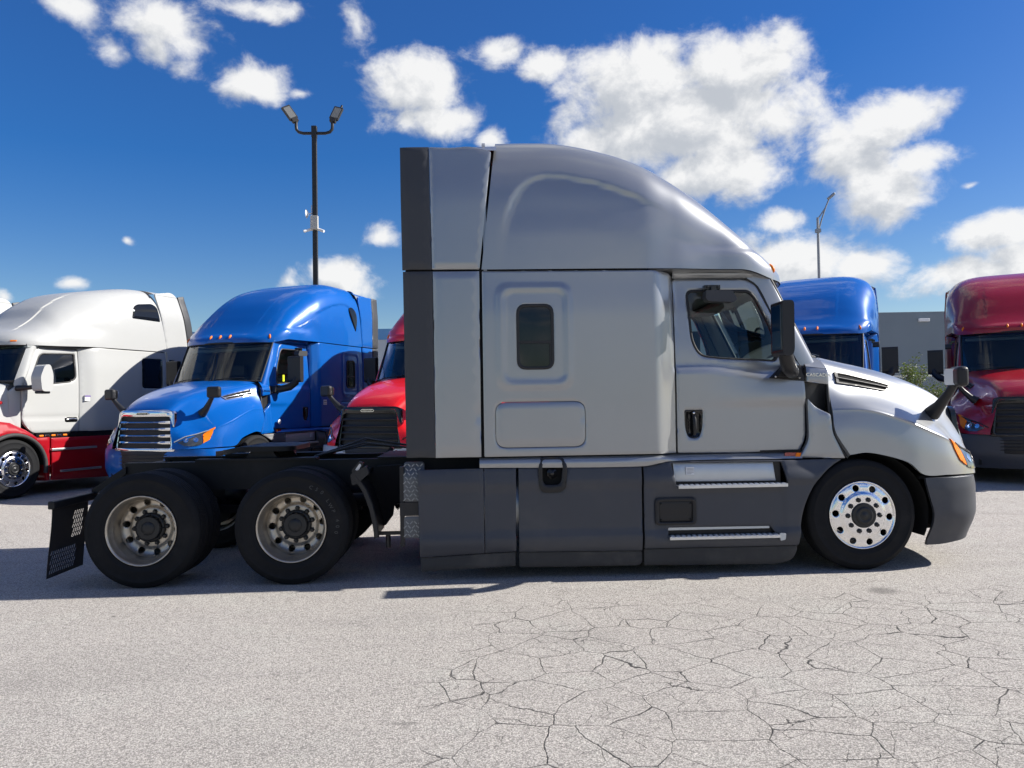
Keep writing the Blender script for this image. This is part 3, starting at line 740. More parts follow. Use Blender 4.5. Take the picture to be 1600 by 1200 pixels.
HNA = np.concatenate([HNA[:, :4], (HNA[:, 3:4]*.22+HNA[:, 4:5]*.78), HNA[:, 4:5], (HNA[:, 4:5]*.82+HNA[:, 5:6]*.18), HNA[:, 5:]], axis=1)   # tight crest along the fender
def crw(t): return np.array([-.5*t**3+t*t-.5*t, 1.5*t**3-2.5*t*t+1, -1.5*t**3+2*t*t+.5*t, .5*t**3-.5*t*t])
def hoodS(u, v):
    """u along the hood 0..1, v from centre line 0 to lower edge 1, near side (y<0)"""
    nu, nv = HNA.shape[0]-1, HNA.shape[1]-1
    a = min(nu-1e-6, max(0, u*nu)); b = min(nv-1e-6, max(0, v*nv)); i, j = int(a), int(b); wu, wv = crw(a-i), crw(b-j)
    out = np.zeros(3)
    for k_ in range(4):
        ii = i-1+k_
        for l_ in range(4):
            jj = j-1+l_
            def P_(ii, jj):
                if ii < 0: return 2*P_(0, jj)-P_(1, jj)
                if ii > nu: return 2*P_(nu, jj)-P_(nu-1, jj)
                if jj < 0: q = HNA[ii, -jj].copy(); q[1] *= -1; return q
                if jj > nv: return 2*HNA[ii, nv]-HNA[ii, nv-1]
                return HNA[ii, jj]
            out += wu[k_]*wv[l_]*P_(ii, jj)
    return (out[0], -out[1], out[2])
def hood(mb):
    nu, nv = 60, 64
    tab = [[hoodS(i/(nu-1), j/(nv-1)) for j in range(nv)] for i in range(nu)]
    vs = []
    for r_ in tab: vs += [(x, -y, z) for x, y, z in reversed(r_)]+r_[1:]
    m_ = 2*nv-1
    mb.add(vs, [(i*m_+j, i*m_+j+1, (i+1)*m_+j+1, (i+1)*m_+j) for i in range(nu-1) for j in range(m_-1)], True)
    for sgn in (1, -1):                       # rolled lower edge and rear return
        e = [(x, y*sgn, z) for x, y, z in (tab[i][nv-1] for i in range(nu))]
        vs = e+[(x, y*(1-.045/abs(y)), z+.004) for x, y, z in e]
        mb.add(vs, [(i, i+1, i+1+nu, i+nu) for i in range(nu-1)], True)
        e = [(x, y*sgn, z) for x, y, z in tab[0]]
        vs = e+[(x+.0, y*.95, z-.04) for x, y, z in e]
        mb.add(vs, [(i, i+1, i+1+nv, i+nv) for i in range(nv-1)], True)
_inv = []
def hood_uv(p):
    if not _inv:
        for i in range(81):
            for j in range(81): _inv.append((i/80, j/80, hoodS(i/80, j/80)))
    best = min(_inv, key=lambda q: (q[2][0]-p[0])**2+(q[2][1]-p[1])**2*.7+(q[2][2]-p[2])**2)
    u0, v0 = best[0], best[1]; st = 1/80
    for _ in range(5):
        st *= .5; c = [(u0+a*st, v0+b*st) for a in (-1, 0, 1) for b in (-1, 0, 1)]
        u0, v0 = min(c, key=lambda q: sum((s_-t)**2 for s_, t in zip(hoodS(*q), p)))
    return (u0, v0)
def hood_uv_side(p):
    hood_uv((4, -1, 1.2))
    best = min((q for q in _inv if q[1] > .60), key=lambda q: (q[2][0]-p[0])**2+(q[2][2]-p[2])**2)
    u0, v0 = best[0], best[1]; st = 1/80
    for _ in range(5):
        st *= .5; c = [(u0+a*st, v0+b*st) for a in (-1, 0, 1) for b in (-1, 0, 1)]
        u0, v0 = min(c, key=lambda q: (lambda s_: (s_[0]-p[0])**2+(s_[2]-p[2])**2)(hoodS(*q)))
    return (u0, v0)
def hood_n(u, v, off):
    e = .004; a = np.array(hoodS(u, v)); du = np.array(hoodS(min(1, u+e), v))-np.array(hoodS(max(0, u-e), v)); dv = np.array(hoodS(u, min(1, v+e)))-np.array(hoodS(u, max(0, v-e)))
    n = np.cross(du, dv); n /= np.linalg.norm(n) or 1
    if n[1] > 0: n = -n
    return tuple(a+n*off)
def hood_patch(mb, pts3, off, r=.01, step=.02, thick=(0, .02, 0), inv=None):
    uv = rpoly([(inv or hood_uv)(p) for p in pts3], r, 4)
    mb.panel(uv, (), lambda a, b: hood_n(a, b, off), step, thick, 0)

def bumper_pt(s, z, off=0.0):
    """s 0 at the rear corner .. 1 at the centre line"""
    xs = curve([(0, 3.975), (.18, 4.235), (.34, 4.445), (.50, 4.59), (.72, 4.73), (1, 4.80)], s)
    y = curve([(0, 1.205), (.18, 1.200), (.34, 1.125), (.50, .94), (.72, .50), (1, 0)], s)
    tuck = .10*sst(.52, .18, z)+.012*sst(.72, .82, z)
    cx, cy = 4.0, 0.35
    d = math.hypot(xs-cx, max(y-cy, 0)) or 1
    k_ = sst(0, .2, s)
    return (xs-tuck*(xs-cx)/d*k_-off, -(y-tuck*max(y-cy, 0)/d), z)
def bumper(mb):
    nu, nv = 34, 16
    tab = []
    for i in range(nu):
        s_ = i/(nu-1); zb = .20+.05*sst(.0, .5, s_)
        row = []
        for j in range(nv):
            z = lerp(zb, .815, j/(nv-1)); x, y, z = bumper_pt(s_, z)
            x += (.070*sst(.82, .45, z)-.03*sst(.4, .2, z))*(1-sst(0, .22, s_))
            row.append((x, y, z))
        tab.append(row)
    full = tab+[[(x, -y, z) for x, y, z in r_] for r_ in reversed(tab[:-1])]
    vs = [p for r_ in full for p in r_]; n = len(full)
    mb.add(vs, [(i*nv+j, (i+1)*nv+j, (i+1)*nv+j+1, i*nv+j+1) for i in range(n-1) for j in range(nv-1)], True)
    for row_j, dz in ((0, .0), (nv-1, 0.0)):
        e = [full[i][row_j] for i in range(n)]
        vs = e+[(4.3+(x-4.3)*.86, y*.90, z+dz) for x, y, z in e]
        mb.add(vs, [(i, i+1, i+1+n, i+n) for i in range(n-1)], True)
    for sgn in (1, -1):
        e = [(x, y*sgn, z) for x, y, z in tab[0]]
        vs = e+[(x+.01, y*.96, z) for x, y, z in e]; mb.add(vs, [(i, i+1, i+1+nv, i+nv) for i in range(nv-1)], True)

SK = 'skirt_plastic'
def skirt_y(x, z): return -(1.226+.020*sst(1.0, .83, z)-.016*sst(.818, .798, z)+.016*sst(.405, .380, z)-.034*sst(.34, .20, z))
def wind_x(y, z):
    """windscreen surface"""
    a = abs(y); t = (z-1.93)/(2.66-1.93)
    base = lerp(3.33, 2.968, t); return base-.31*(a/1.0)**2.4*lerp(1.0, 1.0, t)

def cascadia(label, loc, rz, cfg, group=None):
    paint = cfg['paint']; det = cfg.get('detail', True)
    root = thing('semi_truck', label, 'truck', loc, rz, group)
    chassis(root, det, cfg.get('rear', True), cfg.get('chalk', False))
    # ---- sleeper
    sl = rpoly([(.014, 1.078), (1.735, 1.078), (1.742, 2.66), (1.70, 2.70), (1.52, 2.715), (.014, 2.718)], [.01, .01, .02, .03, .02, .01], 3)
    win = rrect(.327, 1.853, .627, 2.404, .075)
    hatch = rrect(.113, 1.152, .910, 1.557, .10)
    def sleeper(mb): mb.panel(sl, [win, hatch], side, .024, (0, .035, 0), .005)
    S = both(root, 'sleeper', 'sleeper_side', sleeper, paint)
    def hatchp(mb): mb.panel(rrect(.118, 1.157, .905, 1.552, .095), (), lambda a, b: (a, -W(a, b)+.002, b), .06, (0, .03, 0), .004)
    both(root, 'hatch', 'luggage_door', hatchp, paint)
    def wseal(mb): mb.panel(rrect(.312, 1.838, .642, 2.419, .085), [rrect(.337, 1.865, .617, 2.394, .065)], lambda a, b: (a, -W(a, b)-.012, b), .03, (0, .03, 0), .004)
    def wpane(mb): mb.panel(rrect(.325, 1.85, .63, 2.406, .07), (), lambda a, b: (a, -W(a, b)+.006, b), .1, (0, .008, 0), 0)
    def wbar(mb): mb.box2(.33, -1.232, 2.068, .625, -1.21, 2.092); mb.box2(.60, -1.234, 1.88, .612, -1.21, 2.07)
    for sg in (False, True):
        f = part(root, 'wseal', 'bunk_window', wseal, 'rubber_seal', mirror=sg)
        part(f, 'wpane', 'pane', wpane, 'glass_dark'); part(f, 'wbar', 'sash_bar', wbar, 'rubber_seal')
    part(root, 'backwall', 'back_wall', lambda mb: mb.panel(rpoly([(-1.2, 1.08), (1.2, 1.08), (1.2, 3.6), (1.0, 3.95), (-1.0, 3.95), (-1.2, 3.6)], .1), (), lambda a, b: (.03, a, b), .3, (.03, 0, 0), .0), paint)
    both(root, 'seamv', 'seam_blackout', lambda mb: (mb.prism([(-.03, 1.08), (.06, 1.08), (.06, 2.70), (-.03, 2.70)], -1.185, -1.15), mb.prism([(-.03, 2.69), (.06, 2.69), (.175, 3.70), (.075, 3.70)], -1.09, -1.05)), 'black_void')  # black backing added behind the shut lines so no light shows through
    both(root, 'seamh', 'seam_blackout', lambda mb: mb.box2(-.66, -1.185, 2.70, 1.50, -1.12, 2.75), 'black_void')
    both(root, 'seams', 'seam_blackout', lambda mb: mb.box2(1.37, -1.178, .12, 1.44, -1.12, .95), 'black_void')  # added black strip keeps the gap between the skirts dark
    both(root, 'cant', 'cant_rail', lambda mb: mb.grid(40, 6, lambda u, v: (lerp(1.745, 2.50, u), -(W(lerp(1.745, 2.5, u), 2.66)+.012*math.sin(v*math.pi)-.004+.03*v), lerp(2.664, 2.712, v))), paint)
    # ---- roof
    rf = part(root, 'roof', 'roof_fairing', roof, paint)
    part(rf, 'soffit', 'drip_ledge', soffit, paint)
    if cfg.get('roof_window'):
        for sg in (False, True):
            part(rf, 'rwin', 'roof_window', lambda mb: mb.panel(rpoly([(.20, 3.02), (.12, 3.30), (.16, 3.47), (.30, 3.55), (.42, 3.52), (.40, 3.40)], [.05, .1, .08, .06, .06, .12], 6), (), lambda a, b: (a+.06, -roof_side(a+.06, b)-.004, b), .04, (0, .03, 0), .004), 'glass_dark', mirror=sg)
    # roof marker lamps along the brow
    for y in (-.93, -.22, 0, .22, .93):
        xq = 2.735-.0 if abs(y) > .5 else 2.935
        xq = 2.2+.77*(1-(abs(y)/1.135)**2.6)**(1/2.6)-.012
        part(rf, 'marker', 'marker_lamp', lambda mb: mb.grid(9, 12, lambda u, v: ((lambda a, t: (.03*math.sin(a)*1.0, .020*math.cos(a)*math.cos(t), .052*math.cos(a)*math.sin(t)))(u*math.pi/2, v*2*math.pi)), closed_v=True), 'lens_amber', loc=(xq-.02+(.0 if abs(y) > .5 else -.005), y, 2.765), rot=(0, R(-32), (-.7 if y < -.5 else .7 if y > .5 else 0)))
    # ---- side extenders with dark trailing edge
    def ext_up(mb): mb.panel(rpoly([(-.423, 2.733), (-.006, 2.733), (.112, 3.788), (-.02, 3.825), (-.10, 3.835), (-.23, 3.822), (-.437, 3.829)], [.01, .01, .02, .05, .05, .05, .01], 3), (), lambda a, b: (a, -1.222+.03*sst(3.3, 3.85, b), b), .045, (0, .03, 0), .006)
    def ext_lo(mb): mb.panel([(-.412, 1.078), (-.014, 1.078), (-.009, 2.714), (-.417, 2.714)], (), lambda a, b: (a, -1.222, b), .08, (0, .03, 0), .006)
    def tr_up(mb): mb.panel([(-.685, 2.733), (-.426, 2.733), (-.440, 3.829), (-.697, 3.829)], (), lambda a, b: (a, -1.226+.03*sst(3.3, 3.85, b)+.012*sst(-.6, -.7, a), b), .06, (0, .03, 0), .008)
    def tr_lo(mb): mb.panel([(-.668, 1.083), (-.415, 1.08), (-.420, 2.716), (-.680, 2.716)], (), lambda a, b: (a, -1.226+.012*sst(-.6, -.7, a), b), .06, (0, .03, 0), .008)
    both(root, 'ext_up', 'side_extender', ext_up, paint); both(root, 'ext_lo', 'side_extender', ext_lo, paint)
    both(root, 'tr_up', 'extender_trim', tr_up, 'trim_dark'); both(root, 'tr_lo', 'extender_trim', tr_lo, 'trim_dark')
    def ext_top(mb):
        mb.grid(5, 24, lambda u, v: (lerp(-.36, .16, u), lerp(-1.18, 1.18, v), 3.80+.20*(1-abs(lerp(-1, 1, v))**4)*lerp(.85, 1, u)))
        for y in (-1.0, -.9): mb.tube([(-.02, y, 3.86), (-.02, y, 3.885)], .012, 8)
    part(root, 'ext_top', 'roof_extender', ext_top, paint)
    # ---- doors
    dout = rpoly([(1.752, 1.075), (2.865, 1.06), (2.932, 1.185), (2.934, 1.85), (2.872, 1.90), (2.675, 2.31), (2.545, 2.59), (2.46, 2.652), (1.755, 2.66)], [.02, .04, .10, .02, .03, .2, .10, .06, .03], 5)
    wout = rpoly([(1.876, 2.555), (2.47, 2.553), (2.53, 2.49), (2.672, 2.175), (2.712, 1.96), (2.685, 1.892), (2.17, 1.921), (1.975, 1.945), (1.905, 2.08), (1.892, 2.30)], [.07, .05, .05, .2, .06, .03, .3, .12, .12, .2], 6)
    hnd = rpoly([(1.818, 1.462), (1.988, 1.462), (1.982, 1.30), (1.955, 1.215), (1.90, 1.198), (1.845, 1.215), (1.822, 1.30)], [.02, .02, .08, .03, .03, .03, .08], 4)
    D = lambda a, b: (a, -W(a, b), b)
    ctr = lambda pts, k_: (lambda c: [(c[0]+(x-c[0])*k_, c[1]+(z-c[1])*k_) for x, z in pts])((sum(p[0] for p in pts)/len(pts), sum(p[1] for p in pts)/len(pts)))
    for sg in (False, True):
        d = part(root, 'door', 'door', lambda mb: mb.panel(dout, [wout, hnd], D, .026, (0, .05, 0), .006), paint, mirror=sg)
        part(d, 'door_in', 'door_trim', lambda mb: mb.panel(ctr(dout, .985), [ctr(wout, 1.0)], lambda a, b: (a, -W(a, b)+.06, b), .15, (0, .02, 0), 0), 'interior_grey')
        part(d, 'wframe', 'window_seal', lambda mb: mb.panel(ctr(wout, 1.012), [ctr(wout, .955)], lambda a, b: (a, -W(a, b)-.003, b), .04, (0, .03, 0), .004), 'rubber_seal')
        part(d, 'wglass', 'window_pane', lambda mb: mb.panel(ctr(wout, .985), (), lambda a, b: (a, -W(a, b)+.012, b), .2, (0, 0, 0), 0), 'glass_green')
        h = part(d, 'hcup', 'door_handle', lambda mb: mb.panel(ctr(hnd, .98), (), lambda a, b: (a, -W(a, b)+.004+.028*sst(.004, .03, .08-max(abs(a-1.903), abs(b-1.33)*.6)), b), .014, (0, .02, 0), .003), 'black_gloss')
        part(d, 'hgrip', 'handle_grip', lambda mb: (mb.tube([(1.905, -1.11, 1.415), (1.905, -1.135, 1.37), (1.905, -1.137, 1.30), (1.905, -1.12, 1.235)], [.016, .018, .018, .012], 10), mb.lathe([(.017, -.012), (.015, -.016), (.0004, -.016)], 16, (1.903, -1.108, 1.432))), 'black_plastic')
        part(d, 'hlock', 'lock_cylinder', lambda mb: mb.lathe([(.010, -.014), (.009, -.018), (.0004, -.018)], 14, (1.903, -1.108, 1.432)), 'chrome')
        # mirror
        tri = rpoly([(2.603, 1.735), (2.937, 1.705), (2.937, 1.85), (2.87, 1.853), (2.71, 1.825)], .01)
        mbs = part(d, 'mtri', 'mirror_base', lambda mb: mb.panel(tri, (), lambda a, b: (a, -W(a, b)-.008, b), .05, (0, .02, 0), .004), 'black_plastic')
        for bx_, bz_ in ((2.665, 1.750), (2.885, 1.738)):
            part(d, 'mbolt%d' % int(bx_*100), 'base_bolt', lambda mb: mb.lathe([(.009, -W(bx_, bz_)-.008), (.008, -W(bx_, bz_)-.018), (.0003, -W(bx_, bz_)-.018)], 10, (bx_, 0, bz_)), 'step_metal')
        def marm(mb):
            mb.tube([(2.84, -1.08, 1.785), (2.775, -1.20, 1.790), (2.69, -1.34, 1.83), (2.635, -1.43, 1.91), (2.612, -1.45, 2.02)], [.050, .062, .068, .062, .052], 14)
            mb.prism(rpoly([(2.66, 1.75), (2.90, 1.735), (2.86, 1.84), (2.74, 1.87)], .02), -1.17, -1.07)
        arm = part(d, 'marm', 'mirror_arm', marm, 'black_plastic')
        part(d, 'mhead', 'mirror_head', lambda mb: mb.prism(rpoly([(2.566, 2.388), (2.655, 2.388), (2.668, 2.36), (2.664, 1.97), (2.65, 1.92), (2.59, 1.91), (2.562, 1.935)], [.02, .03, .02, .04, .04, .04, .03], 4), -1.550, -1.280), 'black_plastic', bev=.045, seg=5)
        part(d, 'mglass', 'mirror_glass', lambda mb: mb.box2(2.557, -1.515, 1.965, 2.562, -1.315, 2.355), 'mirror_glass')
        # look-down mirror over the window
        lk = part(d, 'look', 'lookdown_mirror', lambda mb: mb.prism(rpoly([(2.005, 2.525), (2.245, 2.520), (2.285, 2.44), (2.255, 2.415), (2.03, 2.425), (2.0, 2.45)], .022, 4), -1.24, -1.13), 'trim_dark', bev=.025, seg=3)
        part(d, 'lookb', 'mirror_bracket', lambda mb: (mb.box2(2.02, -1.14, 2.545, 2.165, -1.07, 2.585), mb.box2(2.07, -1.17, 2.50, 2.115, -1.11, 2.57), mb.lathe([(.012, -1.146), (.011, -1.152), (.0004, -1.152)], 10, (2.045, 0, 2.567)), mb.lathe([(.012, -1.146), (.011, -1.152), (.0004, -1.152)], 10, (2.14, 0, 2.567))), 'black_gloss', bev=.006)
    # ---- pillar and windscreen
    L1 = [(2.45, 2.665), (2.548, 2.60), (2.68, 2.315), (2.875, 1.905), (2.945, 1.80)]
    def pillar(mb):
        def fn(u, v):
            z = lerp(2.70, 1.84, u); xa = curve([(-2.665, 2.455), (-2.60, 2.552), (-2.315, 2.682), (-1.905, 2.878), (-1.80, 2.945)], -z)
            ya = W(xa, z)+.004; yb = .985; xb = wind_x(yb, z)+.01
            t = v*math.pi/2
            x = lerp(xa, xb, math.sin(t)**1.2); y = lerp(yb, ya, math.cos(t)**.55 if t < math.pi/2-1e-6 else 0)
            return (x, -y, z)
        mb.grid(24, 12, fn)
    both(root, 'pillar', 'pillar', pillar, paint)
    both(root, 'pseal', 'door_seal', lambda mb: mb.tube([(x, -(W(x, z)-.02), z) for x, z in L1], .022, 8), 'rubber_seal')
    def wscreen(mb): mb.grid(14, 40, lambda u, v: (wind_x(lerp(-.985, .985, v), lerp(1.925, 2.668, u)), lerp(-.985, .985, v), lerp(1.925, 2.668, u)))
    ws = part(root, 'wscreen', 'windscreen', wscreen, 'glass_screen')
    def wsf(mb):
        q = lambda y, z: (wind_x(y, z)+.006, y, z)
        mb.tube([q(-.975, 1.93), q(-.975, 2.3), q(-.975, 2.655)], .018, 6)
        mb.tube([q(.975, 1.93), q(.975, 2.3), q(.975, 2.655)], .018, 6)
        mb.tube([q(lerp(-.975, .975, i/20), 2.655) for i in range(21)], .018, 6); mb.tube([q(lerp(-.975, .975, i/20), 1.935) for i in range(21)], .02, 6)
    part(ws, 'wsf', 'screen_seal', wsf, 'rubber_seal')
    for s_ in (-.75, .12):
        part(ws, 'wip%d' % int(s_*10), 'wiper', lambda mb: (mb.tube([(wind_x(s_, 1.93)+.06, s_, 1.95), (wind_x(s_+.3, 1.98)+.035, s_+.3, 1.985), (wind_x(s_+.6, 2.0)+.03, s_+.6, 2.0)], .009, 6)), 'black_plastic')
    def cowlp(mb):
        def fn(u, v):
            y = lerp(-1.04, 1.04, v); xa = wind_x(min(.985, abs(y)), 1.93)-.02; xb = max(xa+.05, curve([(0, 3.40), (.6, 3.32), (.93, 3.16), (1.05, 3.10)], abs(y)))
            return (lerp(xa, xb, u), y, 1.925-.02*math.sin(u*math.pi)-.02*u-.03*sst(.9, 1.04, abs(y)))
        mb.grid(6, 40, fn)
    part(root, 'cowlp', 'cowl_panel', cowlp, 'black_plastic')
    # cowl side boxes
    def cbox(mb):
        mb.panel(rpoly([(2.946, 1.70), (3.148, 1.672), (3.146, 1.815), (2.95, 1.84)], .006), (), lambda a, b: (a, -1.115+.02*sst(1.75, 1.84, b), b), .03, (0, .05, 0), .004)
        mb.grid(8, 6, lambda u, v: (lerp(2.948, lerp(3.144, 3.07, v**1.2), u), lerp(-1.097, -.93, v), lerp(lerp(1.84, 1.815, u), 1.915+.015*u, math.sin(v*math.pi/2))))
    def lcowl(mb): mb.panel(rpoly([(2.946, 1.175), (2.885, 1.062), (2.84, 1.012), (3.262, 1.004), (3.155, 1.235), (3.145, 1.40), (3.01, 1.47), (2.948, 1.545)], [.05, .03, .01, .01, .05, .02, .05, .01], 4), (), lambda a, b: (a, -1.125-.012*sst(1.45, 1.3, b)-.025*sst(3.0, 3.25, a), b), .04, (0, .05, 0), .005)
    def crec(mb): mb.panel([(2.94, 1.50), (3.16, 1.20), (3.16, 1.69), (2.94, 1.72)], (), lambda a, b: (a, -1.055+.04*sst(2.95, 3.15, a), b), .05, (0, .02, 0), 0)
    both(root, 'cbox', 'cowl_box', cbox, paint); both(root, 'lcowl', 'lower_cowl', lcowl, paint); both(root, 'crec', 'cowl_gap', crec, 'black_plastic')
    both(root, 'gapp', 'hood_seal', lambda mb: mb.tube([(3.09, -1.0, 1.89), (3.15, -1.06, 1.76), (3.155, -1.09, 1.45), (3.168, -1.12, 1.23), (3.275, -1.14, 1.02)], .016, 8), 'rubber_seal')
    text(root, 'txt_model', 'model_lettering', 'CASCADIA', .044, 'chrome', (3.05, -1.121, 1.758), (R(90), R(2.2), 0))
    text(root, 'txt_model', 'model_lettering', 'CASCADIA', .044, 'chrome', (3.05, 1.121, 1.758), (R(90), R(2.2), R(180)))
    # ---- hood
    hd = part(root, 'hood', 'hood', hood, paint)
    vpts = [(3.27, -.98, 1.797), (3.38, -.95, 1.778), (3.88, -.83, 1.668), (3.81, -.87, 1.598), (3.76, -.88, 1.60), (3.27, -1.02, 1.69)]
    def ventf(mb):
        uv = rpoly([hood_uv(p) for p in vpts], .004, 3); c = (sum(p[0] for p in uv)/len(uv), sum(p[1] for p in uv)/len(uv))
        mb.panel(uv, [[(c[0]+(a-c[0])*.90, c[1]+(b-c[1])*.80) for a, b in uv]], lambda a, b: hood_n(a, b, .012), .012, (0, .025, 0), 0)
    def ventb(mb): hood_patch(mb, vpts, .004, .004, .012, (0, 0, 0))
    def vents(mb):
        for t in (.52,):
            A = [lerp(vpts[0][i], vpts[5][i], t) for i in range(3)]; B = [lerp(vpts[2][i], vpts[3][i], t) for i in range(3)]
            ua, ub = hood_uv(A), hood_uv(B)
            mb.tube([hood_n(lerp(ua[0], ub[0], q/8), lerp(ua[1], ub[1], q/8), .010) for q in range(9)], .0085, 6)
    vmat = cfg.get('vent', 'black_plastic')
    for sg in (False, True):
        v_ = part(root, 'ventf', 'air_vent', ventf, vmat, mirror=sg)
        part(v_, 'ventb', 'vent_mesh', ventb, 'black_void'); part(v_, 'vents', 'vent_blade', vents, vmat)
    # headlights
    amb = [(4.285, -1.12, 1.168), (4.365, -1.05, 1.135), (4.445, -1.01, 1.03), (4.478, -1.01, .905), (4.39, -1.07, .955), (4.325, -1.10, 1.07)]
    lens = [(4.385, -1.04, 1.125), (4.50, -.90, 1.055), (4.61, -.76, .99), (4.715, -.64, .925), (4.68, -.78, .870), (4.56, -.93, .870), (4.495, -1.0, .890), (4.46, -1.01, 1.03)]
    for sg in (False, True):
        hl = part(root, 'hl', 'headlight', lambda mb: hood_patch(mb, lens, .010, .006, .012, (-.02, .01, 0), hood_uv_side), 'lamp_housing', mirror=sg)
        part(hl, 'hla', 'indicator_lens', lambda mb: hood_patch(mb, amb, .012, .004, .010, (-.01, .02, 0), hood_uv_side), 'lens_amber')
        for qi, p in enumerate(((4.545, -.905, .955), (4.625, -.79, .945))):
            def refl(mb):
                q = Vector(hood_n(*hood_uv(p), .012)); n = (q-Vector(hoodS(*hood_uv(p)))).normalized()
                a = n.orthogonal().normalized(); b = n.cross(a)
                mb.add([q+n*.006]+[q+(a*math.cos(t)+b*math.sin(t))*.040 for t in [2*math.pi*i/16 for i in range(16)]], [(0, 1+i, 1+(i+1) % 16) for i in range(16)], True)
            part(hl, 'hlr%d' % qi, 'reflector', refl, 'lamp_reflector')
        part(hl, 'hlb', 'brow', lambda mb: mb.tube([hood_n(*hood_uv(p), .012) for p in lens[:4]], .010, 6), 'lens_clear' if cfg.get('grille') == 'chrome' else 'black_gloss')
    # ---- grille
    chrome = cfg.get('grille', 'black') == 'chrome'
    gx = lambda y, z: 4.705+(1.43-z)*.105-.05*(abs(y)/.5)**2.2
    gout = rpoly([(-.575, 1.415), (-.49, 1.450), (.49, 1.450), (.575, 1.415), (.630, .785), (-.630, .785)], [.03, .04, .04, .03, .04, .04], 4)
    ginn = rpoly([(-.515, 1.335), (-.46, 1.345), (.46, 1.345), (.515, 1.335), (.562, .835), (-.562, .835)], [.03, .03, .03, .03, .04, .04], 4)
    gr = part(root, 'gframe', 'grille', lambda mb: mb.panel(gout, [ginn], lambda a, b: (gx(a, b)+.022, a, b), .04, (-.05, 0, 0), .006), 'chrome' if chrome else 'black_gloss')
    part(gr, 'gback', 'radiator_mesh', lambda mb: mb.panel(ctr(gout, .98), (), lambda a, b: (gx(a, b)-.03, a, b), .08, (0, 0, 0), 0), 'grille_mesh')
    for i in range(4):
        z = 1.25-.108*i; hw = .52+.042*(1.345-z)/.5
        def bar(mb):
            prof = [(-.015, -.026), (.016, -.024), (.024, -.004), (.012, .020), (-.015, .024)]
            vs = []
            N = 25
            for q in range(N):
                y = lerp(-hw, hw, q/(N-1)); k_ = .55+.45*sst(hw*.62, hw*.70, abs(y)) if chrome else .8
                vs += [(gx(y, z)+a+.004, y, z+b*k_) for a, b in prof]
            mb.add(vs, [(i_*5+j, i_*5+(j+1) % 5, (i_+1)*5+(j+1) % 5, (i_+1)*5+j) for i_ in range(N-1) for j in range(5)], False)
        part(gr, 'gbar%d%d' % (i, chrome), 'grille_bar', bar, 'chrome' if chrome else 'black_plastic')
    part(gr, 'lowgr', 'lower_grille', lambda mb: mb.panel(rpoly([(-.53, .79), (.53, .79), (.46, .50), (-.46, .50)], .04), (), lambda a, b: (4.812-.09*(abs(a)/.5)**2-.10*sst(.52, .18, b), a, b), .06, (-.03, 0, 0), .005), 'grille_mesh')
    def lgb(mb):
        for z in (.56, .615, .67, .725): mb.tube([(4.815-.09*(abs(y)/.5)**2-.10*sst(.52, .18, z)+.004, y, z) for y in [lerp(-.49, .49, q/14) for q in range(15)]], .008, 5)
    part(gr, 'lgb', 'lower_grille_bar', lgb, 'black_plastic')
    bz = part(gr, 'badge', 'badge', lambda mb: mb.prism(rpoly([(-.105, 1.367), (.105, 1.367), (.135, 1.388), (.105, 1.412), (-.105, 1.412), (-.135, 1.388)], .012), 4.728, 4.745, 'YZ'), 'chrome', bev=.004)
    part(gr, 'badgei', 'badge_field', lambda mb: mb.prism(rpoly([(-.10, 1.374), (.10, 1.374), (.123, 1.389), (.10, 1.405), (-.10, 1.405), (-.123, 1.389)], .010), 4.744, 4.7475, 'YZ'), 'black_gloss')
    text(gr, 'txt_make', 'badge_lettering', 'FREIGHTLINER', .026, 'chrome', (4.748, 0, 1.3895), (R(90), 0, R(90)), .0015)
    # ---- bumper
    bp = part(root, 'bumper', 'bumper', bumper, cfg.get('bumper', SK))
    part(root, 'bgap', 'bumper_gap', lambda mb: mb.panel(rpoly([(3.96, -1.12), (4.28, -1.10), (4.5, -.95), (4.68, -.60), (4.74, 0), (4.68, .60), (4.5, .95), (4.28, 1.10), (3.96, 1.12)], .05), (), lambda a, b: (a, b, .828), .2, (0, 0, -.03), 0), 'black_void')
    # ---- hood mirrors
    for sg in (False, True):
        hmb = part(root, 'hmb', 'hood_mirror', lambda mb: mb.tube([(4.285, -.80, 1.385), (4.30, -.90, 1.46), (4.325, -.99, 1.56), (4.345, -1.06, 1.65), (4.36, -1.085, 1.70)], [.075, .052, .040, .036, .036], 12), 'black_plastic', mirror=sg)
        part(hmb, 'hmh', 'mirror_head', lambda mb: mb.box((4.36, -1.11, 1.725), (.10, .235, .185), ('Z', R(-10))), 'black_plastic', bev=.04, seg=4)
        part(hmb, 'hmg', 'mirror_glass', lambda mb: mb.panel(rrect(-.10, -.075, .10, .075, .03), (), lambda a, b: (4.3085+a*.17, -1.10+a*-.985, 1.725+b), .1, (.006, 0, 0), 0), 'mirror_glass')
    # ---- sill, skirts, steps
    def sill(mb):
        def fn(u, v):
            x = lerp(-.03, 2.86, u); y0 = W(min(x, 3), 1.09) if x > 1.5 else 1.222
            zt = 1.066; zb = curve([(-.03, .985), (1.40, .972), (1.66, 1.010), (2.86, 1.012)], x); t = v
            return (x, -(lerp(1.235 if x < 1.5 else lerp(1.235, 1.18, sst(1.5, 1.8, x)), y0-.004, t)+.016*math.sin(t*math.pi)-.02*sst(.75, 1, t)), lerp(zb, zt, t))
        mb.grid(90, 12, fn)
    both(root, 'sill', 'cab_sill', sill, paint)
    both(root, 'sillm', 'sill_lamp', lambda mb: mb.prism(rpoly([(2.71, 1.02), (2.845, 1.018), (2.862, 1.062), (2.71, 1.064)], .008), -1.16, -1.14), 'lens_red', bev=.004)
